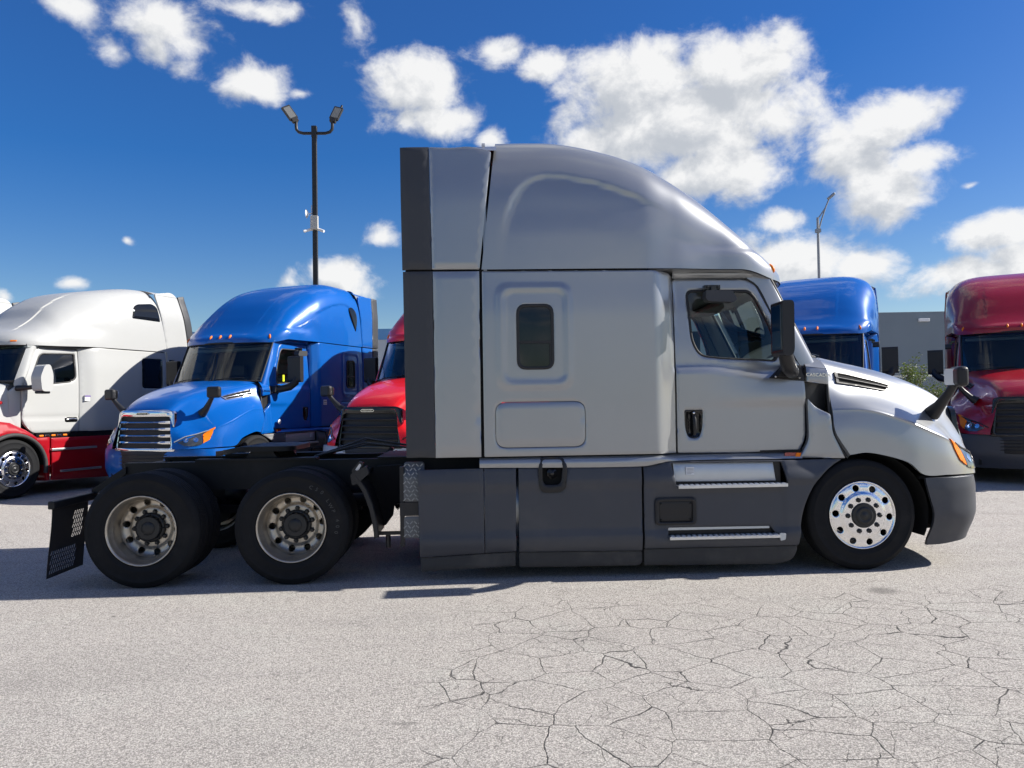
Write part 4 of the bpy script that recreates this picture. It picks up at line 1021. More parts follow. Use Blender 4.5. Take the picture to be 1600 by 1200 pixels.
    both(root, 'sillm2', 'sill_marker', lambda mb: mb.prism(rpoly([(2.80, 1.022), (2.843, 1.020), (2.858, 1.060), (2.815, 1.062)], .008), -1.168, -1.155), 'lens_amber', bev=.004)
    Y = lambda a, b: (a, skirt_y(a, b), b)
    yl = lambda a, b: (a, skirt_y(a, b)+.014, b)
    skA = [(-.560, .212), (.002, .240), (.002, .977), (-.572, .972)]; skA2 = [(.010, .240), (.280, .250), (.288, .977), (.010, .977)]
    skB = rpoly([(.306, .243), (1.393, .229), (1.396, .969), (.310, .976)], .008)
    rec = rpoly([(.505, 1.0), (.705, 1.0), (.738, .955), (.722, .80), (.678, .763), (.522, .763), (.485, .82), (.487, .955)], .02)
    both(root, 'skA', 'side_skirt', lambda mb: mb.panel(skA, (), Y, .04, (0, .03, 0), .005), SK); both(root, 'skA2', 'side_skirt', lambda mb: mb.panel(skA2, (), Y, .04, (0, .03, 0), .005), SK)
    both(root, 'skB', 'side_skirt', lambda mb: mb.panel(rpoly([(.306, .243), (1.393, .229), (1.396, .969), (.725, .974), (.730, .955), (.716, .805), (.676, .772), (.524, .772), (.492, .825), (.494, .955), (.498, .975), (.310, .976)], [.008]*12), (), Y, .035, (0, .03, 0), .005), SK)
    for k_, ol in (('lA', [(-.552, .086), (.272, .118), (.274, .240), (-.556, .206)]), ('lB', rpoly([(.306, .103), (1.36, .096), (1.392, .12), (1.392, .222), (.306, .236)], .02)), ('lC', rpoly([(1.412, .095), (2.62, .080), (2.745, .118), (2.785, .20), (2.785, .238), (1.412, .238)], [.01, .1, .08, .03, .01, .01], 4))):
        both(root, k_, 'skirt_lip', lambda mb: mb.panel(ol, (), yl, .04, (0, .025, 0), .005), 'lip_rubber')
    st1 = rpoly([(1.70, .800), (2.70, .800), (2.66, .985), (1.665, .992)], .012); st2 = rpoly([(1.622, .345), (2.60, .345), (2.54, .420), (1.628, .424)], .015)
    bat = rrect(1.526, .465, 1.862, .675, .03)
    skC = rpoly([(1.412, .245), (1.416, .972), (1.665, 1.006), (3.235, .996), (3.11, .93), (2.99, .840), (2.885, .688), (2.82, .51), (2.792, .245)], [.008, .01, .05, .02, .05, .1, .2, .2, .02], 4)
    def Yc(a, b):
        r_ = sd_rrect(a, b, 1.47, .30, 2.70, .775, .09)
        return (a, skirt_y(a, b)+.016*(1-sst(-.05, .0, r_))+.05*sst(2.72, 3.25, a)*sst(.6, .95, b)+.02*sst(.86, 1.0, b), b)
    both(root, 'skC', 'step_panel', lambda mb: mb.panel(skC, [st1, st2, bat], Yc, .028, (0, .03, 0), .005), SK)
    def stepb(mb):
        mb.box2(1.60, -1.17, .32, 2.66, -1.165, 1.02)
    both(root, 'stepb', 'step_well', stepb, 'black_plastic')
    def s1(mb): mb.panel(rpoly([(1.702, .826), (2.610, .818), (2.592, .990), (1.690, .996)], .008), (), lambda a, b: (a, -1.192+.018*sst(.82, 1.0, b), b), .1, (0, .012, 0), .003)
    def tr(x0, x1, z, n):
        def f(mb):
            mb.box2(x0, -1.268, z-.004, x1, -1.18, z+.006); mb.box2(x0, -1.275, z-.020, x1, -1.266, z+.008)
            for i in range(n):
                x = lerp(x0+.03, x1-.03, i/(n-1)); mb.box2(x-.014, -1.2785, z-.004, x+.014, -1.275, z+.003)
                mb.box2(x-.016, -1.255, z+.006, x+.016, -1.235, z+.013); mb.box2(x-.010, -1.215, z+.006, x+.020, -1.20, z+.013)
        return f
    for sg in (False, True):
        a = part(root, 's1p', 'kick_plate', s1, 'plate_metal', mirror=sg)
        part(a, 's1l', 'label_sheet', lambda mb: mb.box2(1.80, -1.195, .885, 1.875, -1.186, .955), 'decal_white')
        def lines(mb):
            for j in range(5): mb.box2(1.806, -1.1962, .893+.012*j, 1.869-(.02 if j == 0 else 0), -1.194, .897+.012*j)
        part(a, 's1t', 'label_print', lines, 'decal_grey')
        part(root, 's1t_', 'upper_step', tr(1.712, 2.686, .792, 20), 'step_metal', mirror=sg, bev=.003)
        b = part(root, 's2t_', 'lower_step', tr(1.626, 2.605, .345, 20), 'step_metal', mirror=sg, bev=.003)
        part(b, 's2e', 'step_end', lambda mb: mb.prism(rpoly([(2.607, .365), (2.664, .362), (2.658, .305), (2.612, .296)], .012), -1.262, -1.19), 'plate_metal', bev=.01)
        part(b, 's2r', 'step_riser', lambda mb: mb.box2(1.626, -1.205, .400, 2.535, -1.195, .424), 'plate_metal')
        c = part(root, 'batf', 'access_hatch', lambda mb: mb.panel(rrect(1.512, .450, 1.876, .688, .04), [rrect(1.542, .474, 1.846, .658, .025)], lambda a_, b_: (a_, -1.236, b_), .04, (0, .03, 0), .006), 'black_plastic', mirror=sg)
        part(c, 'bati', 'hatch_cover', lambda mb: mb.panel(rrect(1.538, .470, 1.850, .662, .02), (), lambda a_, b_: (a_, -1.214-.006*sst(.55, .57, b_), b_), .025, (0, .01, 0), .003), 'black_plastic')
        def bolts(mb):
            for x in (1.562, 1.826):
                for z in (.494, .638): mb.lathe([(.009, -1.216), (.008, -1.226), (.0003, -1.226)], 8, (x, 0, z))
        part(c, 'batb', 'hatch_bolt', bolts, 'black_void')
        e = part(root, 'deff', 'filler_recess', lambda mb: mb.panel(rpoly([(.503, 1.068), (.706, 1.066), (.740, .985), (.724, .795), (.678, .760), (.520, .760), (.483, .81), (.485, .985)], [.04, .04, .05, .03, .03, .03, .03, .05], 4), [rpoly([(.533, 1.048), (.676, 1.046), (.700, .985), (.685, .86), (.66, .825), (.54, .825), (.518, .86), (.518, .985)], .02)], lambda a_, b_: (a_, -1.255+.02*sst(.98, 1.07, b_), b_), .03, (0, .06, 0), .008), 'black_plastic', mirror=sg)
        part(e, 'defb', 'recess_cup', lambda mb: mb.panel(rpoly([(.52, 1.055), (.69, 1.053), (.705, .985), (.69, .815), (.525, .815), (.51, .985)], .02), (), lambda a_, b_: (a_, -1.19, b_), .1, (0, .01, 0), 0), 'black_void')
        part(e, 'defc', 'filler_cap', lambda mb: mb.lathe([(.048, -1.185), (.050, -1.215), (.044, -1.225), (.020, -1.227), (.018, -1.238), (.0004, -1.238)], 20, (.605, 0, .925)), 'black_gloss')
    # ---- interior
    part(root, 'dash', 'dashboard', lambda mb: (mb.prism(rpoly([(2.62, 1.20), (2.62, 1.60), (2.68, 1.84), (2.80, 1.885), (3.10, 1.90), (3.10, 1.20)], .05), -.96, .96)), 'interior_dark')
    part(root, 'liner_', 'headliner', lambda mb: (mb.box2(1.75, -.92, 2.60, 2.56, .92, 2.63), mb.box2(2.45, -.90, 2.52, 2.68, .90, 2.58)), 'interior_grey', bev=.02)
    part(root, 'bulk', 'sleeper_curtain', lambda mb: mb.box2(1.60, -1.08, 1.09, 1.64, 1.08, 2.66), 'interior_dark')
    for s_ in (-.55, .55):
        st = part(root, 'seat', 'seat', lambda mb: (mb.prism(rpoly([(1.82, 1.50), (2.38, 1.53), (2.38, 1.40), (1.82, 1.36)], .05), -.25, .25), mb.prism(rpoly([(1.74, 1.45), (1.90, 1.45), (1.82, 2.08), (1.70, 2.08)], .05), -.24, .24), mb.box2(1.86, -.2, 1.09, 2.2, .2, 1.40)), 'interior_dark', loc=(0, s_, 0), bev=.03)
        part(st, 'headr', 'headrest', lambda mb: mb.prism(rpoly([(1.70, 2.10), (1.80, 2.10), (1.79, 2.32), (1.71, 2.32)], .03), -.14, .14), 'interior_dark', bev=.02)
    def swheel(mb):
        mb.tube([(2.50+.09*math.sin(t), .55+.225*math.cos(t), 1.80+.205*math.sin(t)) for t in [2*math.pi*i/28 for i in range(29)]], .018, 8)
        mb.tube([(2.50, .55, 1.80), (2.75, .55, 1.62)], .035, 8); mb.tube([(2.50, .33, 1.80), (2.50, .77, 1.80)], .018, 6)
    part(root, 'swheel', 'steering_wheel', swheel, 'interior_dark')
    # ---- decals
    if cfg.get('decals'):
        for sg in (False, True):
            dd = part(root, 'dec', 'info_decal', lambda mb: mb.box2(1.36, -1.2305, 1.50, 1.47, -1.224, 1.60), 'decal_white', mirror=sg)
            part(dd, 'dec2', 'decal_print', lambda mb: (mb.box2(1.37, -1.232, 1.552, 1.46, -1.2295, 1.575), mb.box2(1.37, -1.232, 1.515, 1.46, -1.2295, 1.528)), 'decal_grey')
            part(root, 'rdec', 'round_decal', lambda mb: mb.lathe([(.045, -1.150), (.044, -1.153), (.0004, -1.153)], 20, (2.74, 0, 1.20)), 'decal_white', mirror=sg)
        part(root, 'ysticker', 'window_sticker', lambda mb: mb.box2(2.50, 1.075, 1.94, 2.55, 1.085, 2.06), 'sticker_yellow')
    return root

# ------------------------------------------------------------------ the white tractor with the straighter cab
WR_H = [(-.1, 1.33), (.4, 1.30), (1.17, 1.19), (1.60, 1.10), (1.92, .985), (2.27, .77), (2.50, .54), (2.75, .36), (3.0, .25), (3.12, .18), (3.20, .09), (3.23, 0)]
def w_roof_w(x):
    b = curve([(0, 1.19), (1.4, 1.19), (2.0, 1.14), (2.5, 1.08), (3.3, 1.06)], x)
    if x > 2.5: b *= max(0.0, 1-((x-2.5)/.735)**2.8)**(1/2.8)
    return b
def w_roof(mb):
    nu, nv = 90, 80; vs = []
    for i in range(nu):
        u = i/(nu-1); x = 3.228*(1-(1-u)**1.4); w, h = w_roof_w(x), max(0, curve(WR_H, x)); n = lerp(4.2, 2.7, sst(.8, 2.6, x)); z0 = 2.655-.03*sst(1.6, 2.8, x)
        for j in range(nv):
            t = math.pi*j/(nv-1); c, s_ = math.cos(t), math.sin(t)
            y = -w*math.copysign(abs(c)**(2/n), c); z = z0+h*abs(s_)**(2/n)
            y -= math.copysign(.05*sst(2.80, 3.0, z)*sst(1.2, 2.0, x)*sst(3.1, 2.8, x), y) if abs(y) > .5 else 0
            vs.append((x+.19*max(0, z-2.655)*(1-sst(0, 1.4, x))+.04, y, z))
    mb.add(vs, [(i*nv+j, (i+1)*nv+j, (i+1)*nv+j+1, i*nv+j+1) for i in range(nu-1) for j in range(nv-1)], True)
def w_roof_side(x, z):
    xp = x-.19*max(0, z-2.655)*(1-sst(0, 1.4, x))-.04; n = lerp(4.2, 2.7, sst(.8, 2.6, xp)); h = curve(WR_H, xp)
    return w_roof_w(xp)*max(0.0, 1-((z-2.655)/h)**n)**(1/n)
def WW(x, z): return 1.19-.09*sst(1.75, 2.12, x)-.05*sst(1.9, 2.6, z)*sst(1.9, 2.2, x)-.05*sst(2.1, 3.1, x)-.02*sst(2.2, 2.7, z)-.02*sst(1.30, 1.27, z)*0
WHN = np.array([
 [(3.28,0,2.02),(3.25,.55,2.0),(3.22,.90,1.90),(3.20,.98,1.62),(3.2,1.0,1.36),(3.2,1.01,1.12)],
 [(3.6,0,1.95),(3.6,.52,1.93),(3.6,.80,1.82),(3.6,.90,1.58),(3.6,.95,1.32),(3.6,.97,1.10)],
 [(4.0,0,1.84),(4.0,.48,1.81),(4.0,.70,1.70),(4.0,.80,1.48),(4.0,.86,1.26),(4.0,.88,1.05)],
 [(4.4,0,1.71),(4.4,.45,1.68),(4.4,.60,1.57),(4.4,.68,1.36),(4.4,.72,1.15),(4.4,.74,.98)],
 [(4.72,0,1.58),(4.71,.42,1.55),(4.70,.53,1.45),(4.72,.56,1.25),(4.74,.58,1.05),(4.75,.59,.90)]])
def w_hood(mb):
    nu, nv = 30, 30; vs = []
    A = WHN
    def S(u, v):
        a = min(A.shape[0]-1-1e-6, u*(A.shape[0]-1)); b = min(A.shape[1]-1-1e-6, v*(A.shape[1]-1)); i, j = int(a), int(b); wu, wv = crw(a-i), crw(b-j); o = np.zeros(3)
        for k_ in range(4):
            for l_ in range(4):
                ii = min(max(i-1+k_, 0), A.shape[0]-1); jj = j-1+l_
                q = A[ii, min(abs(jj), A.shape[1]-1)].copy()
                if jj < 0: q[1] *= -1
                o += wu[k_]*wv[l_]*q
        return o
    for i in range(nu):
        row = [S(i/(nu-1), j/(nv-1)) for j in range(nv)]
        vs += [(x, y, z) for x, y, z in reversed(row)]+[(x, -y, z) for x, y, z in row[1:]]
    m_ = 2*nv-1
    mb.add(vs, [(i*m_+j, i*m_+j+1, (i+1)*m_+j+1, (i+1)*m_+j) for i in range(nu-1) for j in range(m_-1)], True)
def white_truck(label, loc, rz, group):
    root = thing('semi_truck', label, 'truck', loc, rz, group); pw, pr = 'paint_white', 'paint_dark_red'
    chassis(root, True, False)
    S = lambda a, b: (a, -WW(a, b), b)
    both(root, 'w_side', 'sleeper_side', lambda mb: mb.panel(rpoly([(.06, 1.08), (2.06, 1.08), (2.06, 2.61), (1.70, 2.645), (.06, 2.645)], .02), [rrect(.16, 1.89, .69, 2.50, .07)], S, .06, (0, .03, 0), .005), pw)
    both(root, 'w_win', 'bunk_window', lambda mb: mb.panel(rrect(.155, 1.885, .695, 2.505, .07), (), lambda a, b: (a, -WW(a, b)+.006, b), .1, (0, .01, 0), .003), 'glass_dark')
    both(root, 'w_ext', 'side_extender', lambda mb: mb.panel(rpoly([(.045, 1.08), (.045, 2.65), (.28, 3.86), (-.16, 3.94), (-.32, 3.86), (-.53, 2.85), (-.55, 1.08)], [.01, .05, .05, .1, .1, .3, .02], 5), [rrect(-.16, 1.93, .0, 2.49, .03)], lambda a, b: (a, -1.195+.10*sst(3.2, 3.95, b)**1.5, b), .06, (0, .03, 0), .006), pw)
    both(root, 'w_exw', 'extender_window', lambda mb: mb.panel(rrect(-.165, 1.925, .005, 2.495, .03), (), lambda a, b: (a, -1.188, b), .1, (0, .01, 0), .003), 'glass_dark')
    both(root, 'w_trim', 'extender_trim', lambda mb: mb.panel(rpoly([(-.57, 1.08), (-.55, 2.85), (-.345, 3.86), (-.52, 3.90), (-.72, 2.9), (-.74, 1.08)], [.01, .3, .02, .02, .3, .01], 4), (), lambda a, b: (a, -1.195+.10*sst(3.2, 3.95, b)**1.5, b), .06, (0, .03, 0), .006), 'trim_dark')
    part(root, 'w_top', 'roof_extender', lambda mb: mb.grid(5, 24, lambda u, v: (lerp(-.32, .30, u), lerp(-1.11, 1.11, v), 3.84+.13*(1-abs(lerp(-1, 1, v))**4))), pw)
    part(root, 'w_back', 'back_wall', lambda mb: mb.box2(.06, -1.15, 1.09, .10, 1.15, 3.6), pw)
    rf = part(root, 'w_roof', 'roof_fairing', w_roof, pw)
    for sg in (False, True):
        part(rf, 'w_rwin', 'roof_window', lambda mb: mb.panel(rpoly([(.93, 3.28), (.86, 3.52), (.74, 3.59), (.36, 3.64), (.25, 3.58), (.21, 3.27)], [.04, .08, .06, .06, .06, .04], 5), (), lambda a, b: (a, -w_roof_side(a, b)-.004, b), .05, (0, .03, 0), .004), 'glass_dark', mirror=sg)
    both(rf, 'w_brow', 'door_ledge', lambda mb: mb.grid(20, 4, lambda u, v: (lerp(1.68, 2.95, u), -lerp(w_roof_w(lerp(1.68, 2.95, u))+.015*math.sin(u*math.pi), .95, v), 2.632-.03*sst(1.6, 2.8, lerp(1.68, 2.95, u))-.02*math.sin(v*math.pi))), 'trim_dark')
    for y in (-.80, -.2, 0, .2, .80):
        xq = 2.5+.735*(1-(abs(y)/1.06)**2.8)**(1/2.8)-.02
        part(rf, 'w_mk', 'marker_lamp', lambda mb: mb.box((0, 0, 0), (.05, .11, .035)), 'lens_amber', loc=(xq+.03, y, 2.69), rot=(0, 0, (-.6 if y < -.5 else .6 if y > .5 else 0)), bev=.012)
    dout = rpoly([(2.075, 1.085), (2.95, 1.085), (3.13, 1.27), (3.135, 1.88), (2.87, 2.53), (2.80, 2.575), (2.075, 2.575)], [.03, .06, .10, .1, .08, .05, .04], 5)
    wout = rpoly([(2.125, 2.515), (2.74, 2.49), (2.80, 2.44), (2.93, 2.15), (2.95, 1.93), (2.90, 1.905), (2.23, 1.985), (2.125, 2.06)], [.03, .05, .05, .1, .05, .03, .06, .06], 5)
    for sg in (False, True):
        d = part(root, 'w_door', 'door', lambda mb: mb.panel(dout, [wout], lambda a, b: (a, -WW(a, b)-.008+.012*sst(1.30, 1.34, b)*sst(1.40, 1.36, b), b), .04, (0, .05, 0), .006), pw, mirror=sg)
        part(d, 'w_dseal', 'window_seal', lambda mb: mb.panel([(2.52+(x-2.52)*1.02, 2.2+(z-2.2)*1.02) for x, z in wout], [[(2.52+(x-2.52)*.95, 2.2+(z-2.2)*.94) for x, z in wout]], lambda a, b: (a, -WW(a, b)-.012, b), .05, (0, .03, 0), .004), 'rubber_seal')
        part(d, 'w_dglass', 'window_pane', lambda mb: mb.panel(wout, (), lambda a, b: (a, -WW(a, b)+.01, b), .2, (0, 0, 0), 0), 'glass_screen')
        part(d, 'w_hcup', 'door_handle', lambda mb: mb.panel(rrect(2.10, 1.25, 2.36, 1.345, .045), (), lambda a, b: (a, -WW(a, b)-.012, b), .04, (0, .02, 0), .005), 'black_gloss')
        part(d, 'w_grip', 'handle_grip', lambda mb: mb.tube([(2.12, -1.115, 1.30), (2.22, -1.135, 1.315), (2.34, -1.115, 1.30)], .016, 8), 'chrome')
        part(d, 'w_marm', 'mirror_arm', lambda mb: mb.tube([(3.20, -1.0, 1.86), (3.12, -1.20, 1.87), (3.04, -1.36, 1.90)], [.05, .04, .04], 10), 'black_plastic')
        part(d, 'w_mhead', 'mirror_head', lambda mb: mb.prism(rpoly([(2.93, 1.80), (3.13, 1.80), (3.16, 2.05), (3.08, 2.25), (2.98, 2.27), (2.92, 2.10)], .06), -1.53, -1.29), 'paint_white', bev=.04, seg=4)
        part(d, 'w_mb', 'mirror_foot', lambda mb: mb.box2(2.95, -1.50, 1.76, 3.12, -1.32, 1.81), 'black_plastic', bev=.02)
    wx = lambda y, z: lerp(3.42, 3.17, (z-1.97)/.66)-.22*abs(y)**2.2
    ws = part(root, 'w_ws', 'windscreen', lambda mb: mb.grid(10, 30, lambda u, v: (wx(lerp(-.97, .97, v), lerp(1.97, 2.64, u)), lerp(-.97, .97, v), lerp(1.97, 2.64, u))), 'glass_screen')
    part(ws, 'w_wsf', 'screen_seal', lambda mb: (mb.tube([(wx(y, 1.98)+.005, y, 1.98) for y in [lerp(-.96, .96, i/16) for i in range(17)]], .02, 6), mb.tube([(wx(y, 2.63)+.005, y, 2.63) for y in [lerp(-.96, .96, i/16) for i in range(17)]], .02, 6)), 'rubber_seal')
    def pil(mb):
        def fn(u, v):
            z = lerp(2.64, 1.90, u); xa = lerp(2.80, 3.14, u) if u > .1 else lerp(2.74, 2.84, u*10); return (lerp(xa, wx(.97, max(z, 1.97))+.01, v), -(lerp(WW(xa, z)+.004, .965, v)+.03*math.sin(v*math.pi)), z)
        mb.grid(14, 8, fn)
    both(root, 'w_pil', 'pillar', pil, pw)
    part(root, 'w_hood', 'hood', w_hood, pw)
    both(root, 'w_hcowl', 'hood_cowl', lambda mb: mb.panel(rpoly([(3.14, 1.10), (3.32, 1.10), (3.32, 1.80), (3.14, 1.95)], .02), (), lambda a, b: (a, -.985-.04*sst(3.3, 3.15, a), b), .1, (0, .05, 0), .005), pw)
    both(root, 'w_hbadge', 'hood_badge', lambda mb: mb.prism(rpoly([(3.42, 1.60), (3.50, 1.575), (3.58, 1.60), (3.58, 1.63), (3.50, 1.655), (3.42, 1.63)], .02), -.97, -.93), 'lens_red', bev=.006)
    arch = [(STEER+.60*math.cos(R(t)), .50+.58*math.sin(R(t))) for t in range(0, 181, 10)]
    fo = [(2.72, .24), (2.80, .24)]+arch[::-1][0:0]+[(STEER-.60, .50)]+[(STEER+.60*math.cos(R(t)), .50+.58*math.sin(R(t))) for t in range(170, -1, -10)]+[(4.10, .50), (4.55, .55), (4.60, .85), (4.45, 1.08), (4.1, 1.24), (3.65, 1.31), (3.38, 1.27), (3.14, 1.14), (2.96, 1.00), (2.72, 1.00)]
    both(root, 'w_fend', 'fender', lambda mb: mb.panel(fo, (), lambda a, b: (a, -1.20+.10*sst(1.0, 1.32, b)+.22*sst(4.0, 4.6, a), b), .06, (0, .42, 0), .02), pr)
    both(root, 'w_flip', 'fender_flare', lambda mb: mb.tube([(STEER+.585*math.cos(R(t)), -1.20, .50+.565*math.sin(R(t))) for t in range(0, 200, 8)], .035, 8), 'lip_rubber')
    part(root, 'w_bump', 'bumper', lambda mb: mb.grid(12, 30, lambda u, v: (4.85-.40*abs(lerp(-1, 1, v))**3-.04*abs(lerp(-1, 1, u)), lerp(-1.15, 1.15, v), lerp(.30, .80, u))), 'chrome')
    g = part(root, 'w_gr', 'grille', lambda mb: mb.panel(rrect(-.52, .86, .52, 1.52, .08), [rrect(-.46, .90, .46, 1.46, .06)], lambda a, b: (4.78-.04*(b-.86), a, b), .1, (-.06, 0, 0), .006), 'chrome')
    part(g, 'w_grb', 'radiator_mesh', lambda mb: mb.panel(rrect(-.50, .87, .50, 1.50, .06), (), lambda a, b: (4.745-.04*(b-.86), a, b), .3, (0, 0, 0), 0), 'grille_mesh')
    both(root, 'w_hl', 'headlight', lambda mb: mb.panel(rpoly([(-.98, .95), (-.66, .88), (-.64, 1.05), (-.90, 1.16)], .03), (), lambda a, b: (4.60+.16*sst(-1.0, -.62, a), a, b), .06, (-.05, 0, 0), .006), 'lens_clear')
    both(root, 'w_sk', 'side_skirt', lambda mb: mb.panel(rpoly([(.30, .16), (2.70, .24), (2.70, .985), (.30, .985)], .02), (), lambda a, b: (a, -1.20-.02*sst(.85, .6, b)+.03*sst(.35, .2, b), b), .06, (0, .03, 0), .006), pr)
    both(root, 'w_sk2', 'side_skirt', lambda mb: mb.panel(rpoly([(-.56, .16), (.28, .16), (.28, .985), (-.56, .985)], .02), (), lambda a, b: (a, -1.20-.02*sst(.85, .6, b)+.03*sst(.35, .2, b), b), .06, (0, .03, 0), .006), pr)
    both(root, 'w_sill', 'cab_sill', lambda mb: mb.box2(-.5, -1.15, .98, 2.95, -1.08, 1.085), 'black_gloss')
    for i in range(5):
        both(root, 'w_sl%d' % i, 'sill_lamp', lambda mb: mb.box2(2.36+.115*i, -1.165, 1.015, 2.44+.115*i, -1.145, 1.045), 'lens_amber' if i % 2 == 0 else 'lamp_reflector', bev=.008)
    both(root, 'w_st1', 'step', lambda mb: mb.box2(1.80, -1.245, .76, 2.72, -1.19, .80), 'step_metal', bev=.006)
    both(root, 'w_st2', 'step', lambda mb: mb.box2(1.70, -1.245, .37, 2.55, -1.19, .41), 'step_metal', bev=.006)
    part(root, 'w_dec', 'info_decal', lambda mb: mb.box2(1.83, 1.13, 1.64, 1.99, 1.163, 1.74), 'decal_white')
    part(root, 'w_dec2', 'decal_band', lambda mb: mb.box2(1.83, 1.135, 1.715, 1.99, 1.167, 1.741), 'decal_violet')
    part(root, 'w_dash', 'dashboard', lambda mb: mb.prism(rpoly([(2.80, 1.2), (2.80, 1.70), (2.92, 1.90), (3.30, 1.92), (3.30, 1.2)], .05), -.93, .93), 'interior_dark')
    part(root, 'w_head', 'headliner', lambda mb: mb.box2(2.05, -1.0, 2.58, 3.0, 1.0, 2.61), 'interior_grey')
    part(root, 'bulkw', 'sleeper_curtain', lambda mb: mb.box2(1.92, -1.08, 1.09, 1.96, 1.08, 2.6), 'interior_dark')
    for s_ in (-.55, .55):
        part(root, 'seat', 'seat', lambda mb: None, 'interior_dark', loc=(.3, s_, 0), bev=.03)
    return root

# ------------------------------------------------------------------ the trucks
GRP = 'semi trucks parked in a row'
cascadia('silver sleeper semi tractor with dark grey skirts standing side-on in the foreground', (0, 0, 0), 0, dict(paint='paint_silver', chalk=True))
cascadia('bright blue sleeper semi tractor with chrome barred grille and roof side window', (-3.68, 9.08, .08), R(-112.6), dict(paint='paint_blue', bumper='paint_blue', grille='chrome', roof_window=True, decals=True, rear=False, vent='chrome'), GRP)
cascadia('bright red semi tractor with black grille, half hidden by the silver truck', (.32, 8.60, .08), R(-117), dict(paint='paint_red', bumper='plate_metal', rear=False), GRP)
cascadia('blue semi tractor showing only roof and windscreen above the silver hood', (7.42, 8.68, .08), R(-118.3), dict(paint='paint_blue', bumper='paint_blue', grille='chrome', rear=False), GRP)
cascadia('dark red semi tractor with grey bumper at the right edge of the photo', (11.52, 8.32, .08), R(-121.5), dict(paint='paint_dark_red', rear=False), GRP)
white_truck('white sleeper semi tractor with red fenders and red side skirts', (-7.66, 8.88, .08), R(-113), GRP)
white_truck('white semi tractor at the far left edge, only its roof end showing', (-11.47, 9.45, .08), R(-113), GRP)

# ------------------------------------------------------------------ light poles
def lot_light():
    r = thing('light_pole', 'tall dark pole with two floodlights, cameras and a pale box', 'light pole', (-5.32, 17, .08), 0, None)
    part(r, 'lp_pole', 'pole', lambda mb: (mb.box2(-.075, -.075, 0, .075, .075, 10.5), mb.box2(-.085, -.085, 10.2, .085, .085, 10.58), mb.box2(-.2, -.2, 0, .2, .2, .06)), 'pole_bronze', bev=.012)
    for s in (-1, 1):
        part(r, 'lp_arm%d' % s, 'arm', lambda mb: mb.tube([(0, 0, 10.35), (s*.35, 0, 10.35), (s*.50, 0, 10.39), (s*.575, 0, 10.48), (s*.585, 0, 10.60), (s*.585, 0, 10.74)], .05, 10), 'pole_bronze')
        def head(mb):
            mb.box((0, 0, .36), (.30, .09, .50)); mb.box((0, .0, .07), (.20, .12, .14)); mb.tube([(0, 0, -.03), (0, 0, .08)], .06, 10)
            for i in range(5): mb.box((-.1+.05*i, .06, .34), (.012, .05, .40))
        rot = (R(-18), R(-30), R(35)) if s < 0 else (R(-22), R(16), R(-8))
        h = part(r, 'lp_head', 'floodlight', head, 'pole_bronze', loc=(s*.585, 0, 10.72), rot=rot, bev=.015)
        part(h, 'lp_glass', 'lamp_lens', lambda mb: mb.panel(rrect(-.115, .16, .115, .56, .02), (), lambda a, b: (a, -.049, b), .3, (0, .01, 0), 0), 'lamp_glass')
        if s > 0: part(h, 'lp_cell', 'photocell', lambda mb: mb.tube([(.06, 0, .60), (.06, 0, .72)], .035, 10), 'black_plastic')
    part(r, 'lp_box', 'junction_box', lambda mb: mb.box((0, -.12, 7.40), (.24, .12, .44)), 'box_beige', bev=.012)
    part(r, 'lp_dish', 'antenna_dish', lambda mb: (mb.lathe([(.001, -.02), (.09, -.03), (.14, -.07), (.15, -.08)], 20, (-.20, 0, 7.72), axis='X'), mb.tube([(-.2, 0, 7.72), (-.05, 0, 7.74)], .02, 8), mb.tube([(-.11, 0, 7.6), (-.11, 0, 8.0)], .015, 6)), 'decal_white')
    for s in (-1, 1):
        part(r, 'lp_cam%d' % s, 'camera', lambda mb: (mb.tube([(s*.06, -.05, 7.18), (s*.16, -.08, 7.17)], .03, 8), mb.tube([(s*.12, -.10, 7.19), (s*.32, -.20, 7.10)], .045, 10)), 'decal_white')
lot_light()
def street_light():
    r = thing('light_pole', 'slim grey street light with one curved arm behind the blue truck', 'light pole', (13.49, 22, .08))
    part(r, 'sl_pole', 'pole', lambda mb: mb.tube([(0, 0, 0), (0, 0, 4), (0, 0, 8.7)], [.085, .07, .05], 12), 'pole_grey')
    part(r, 'sl_arm', 'arm', lambda mb: (mb.tube([(.02, 0, 8.15), (.16, 0, 8.62), (.33, 0, 9.1), (.47, 0, 9.42)], .03, 8), mb.tube([(.0, 0, 8.65), (.12, 0, 8.80), (.33, 0, 9.10)], .025, 8), mb.box2(-.09, -.09, 8.1, .09, .09, 8.24)), 'pole_grey')
    part(r, 'sl_head', 'lamp_head', lambda mb: mb.box((.57, 0, 9.56), (.34, .20, .09), ('Y', R(-40))), 'pole_grey', bev=.03)
    part(r, 'sl_glass', 'lamp_lens', lambda mb: mb.box((.585, 0, 9.515), (.22, .14, .02), ('Y', R(-40))), 'lamp_glass')
street_light()

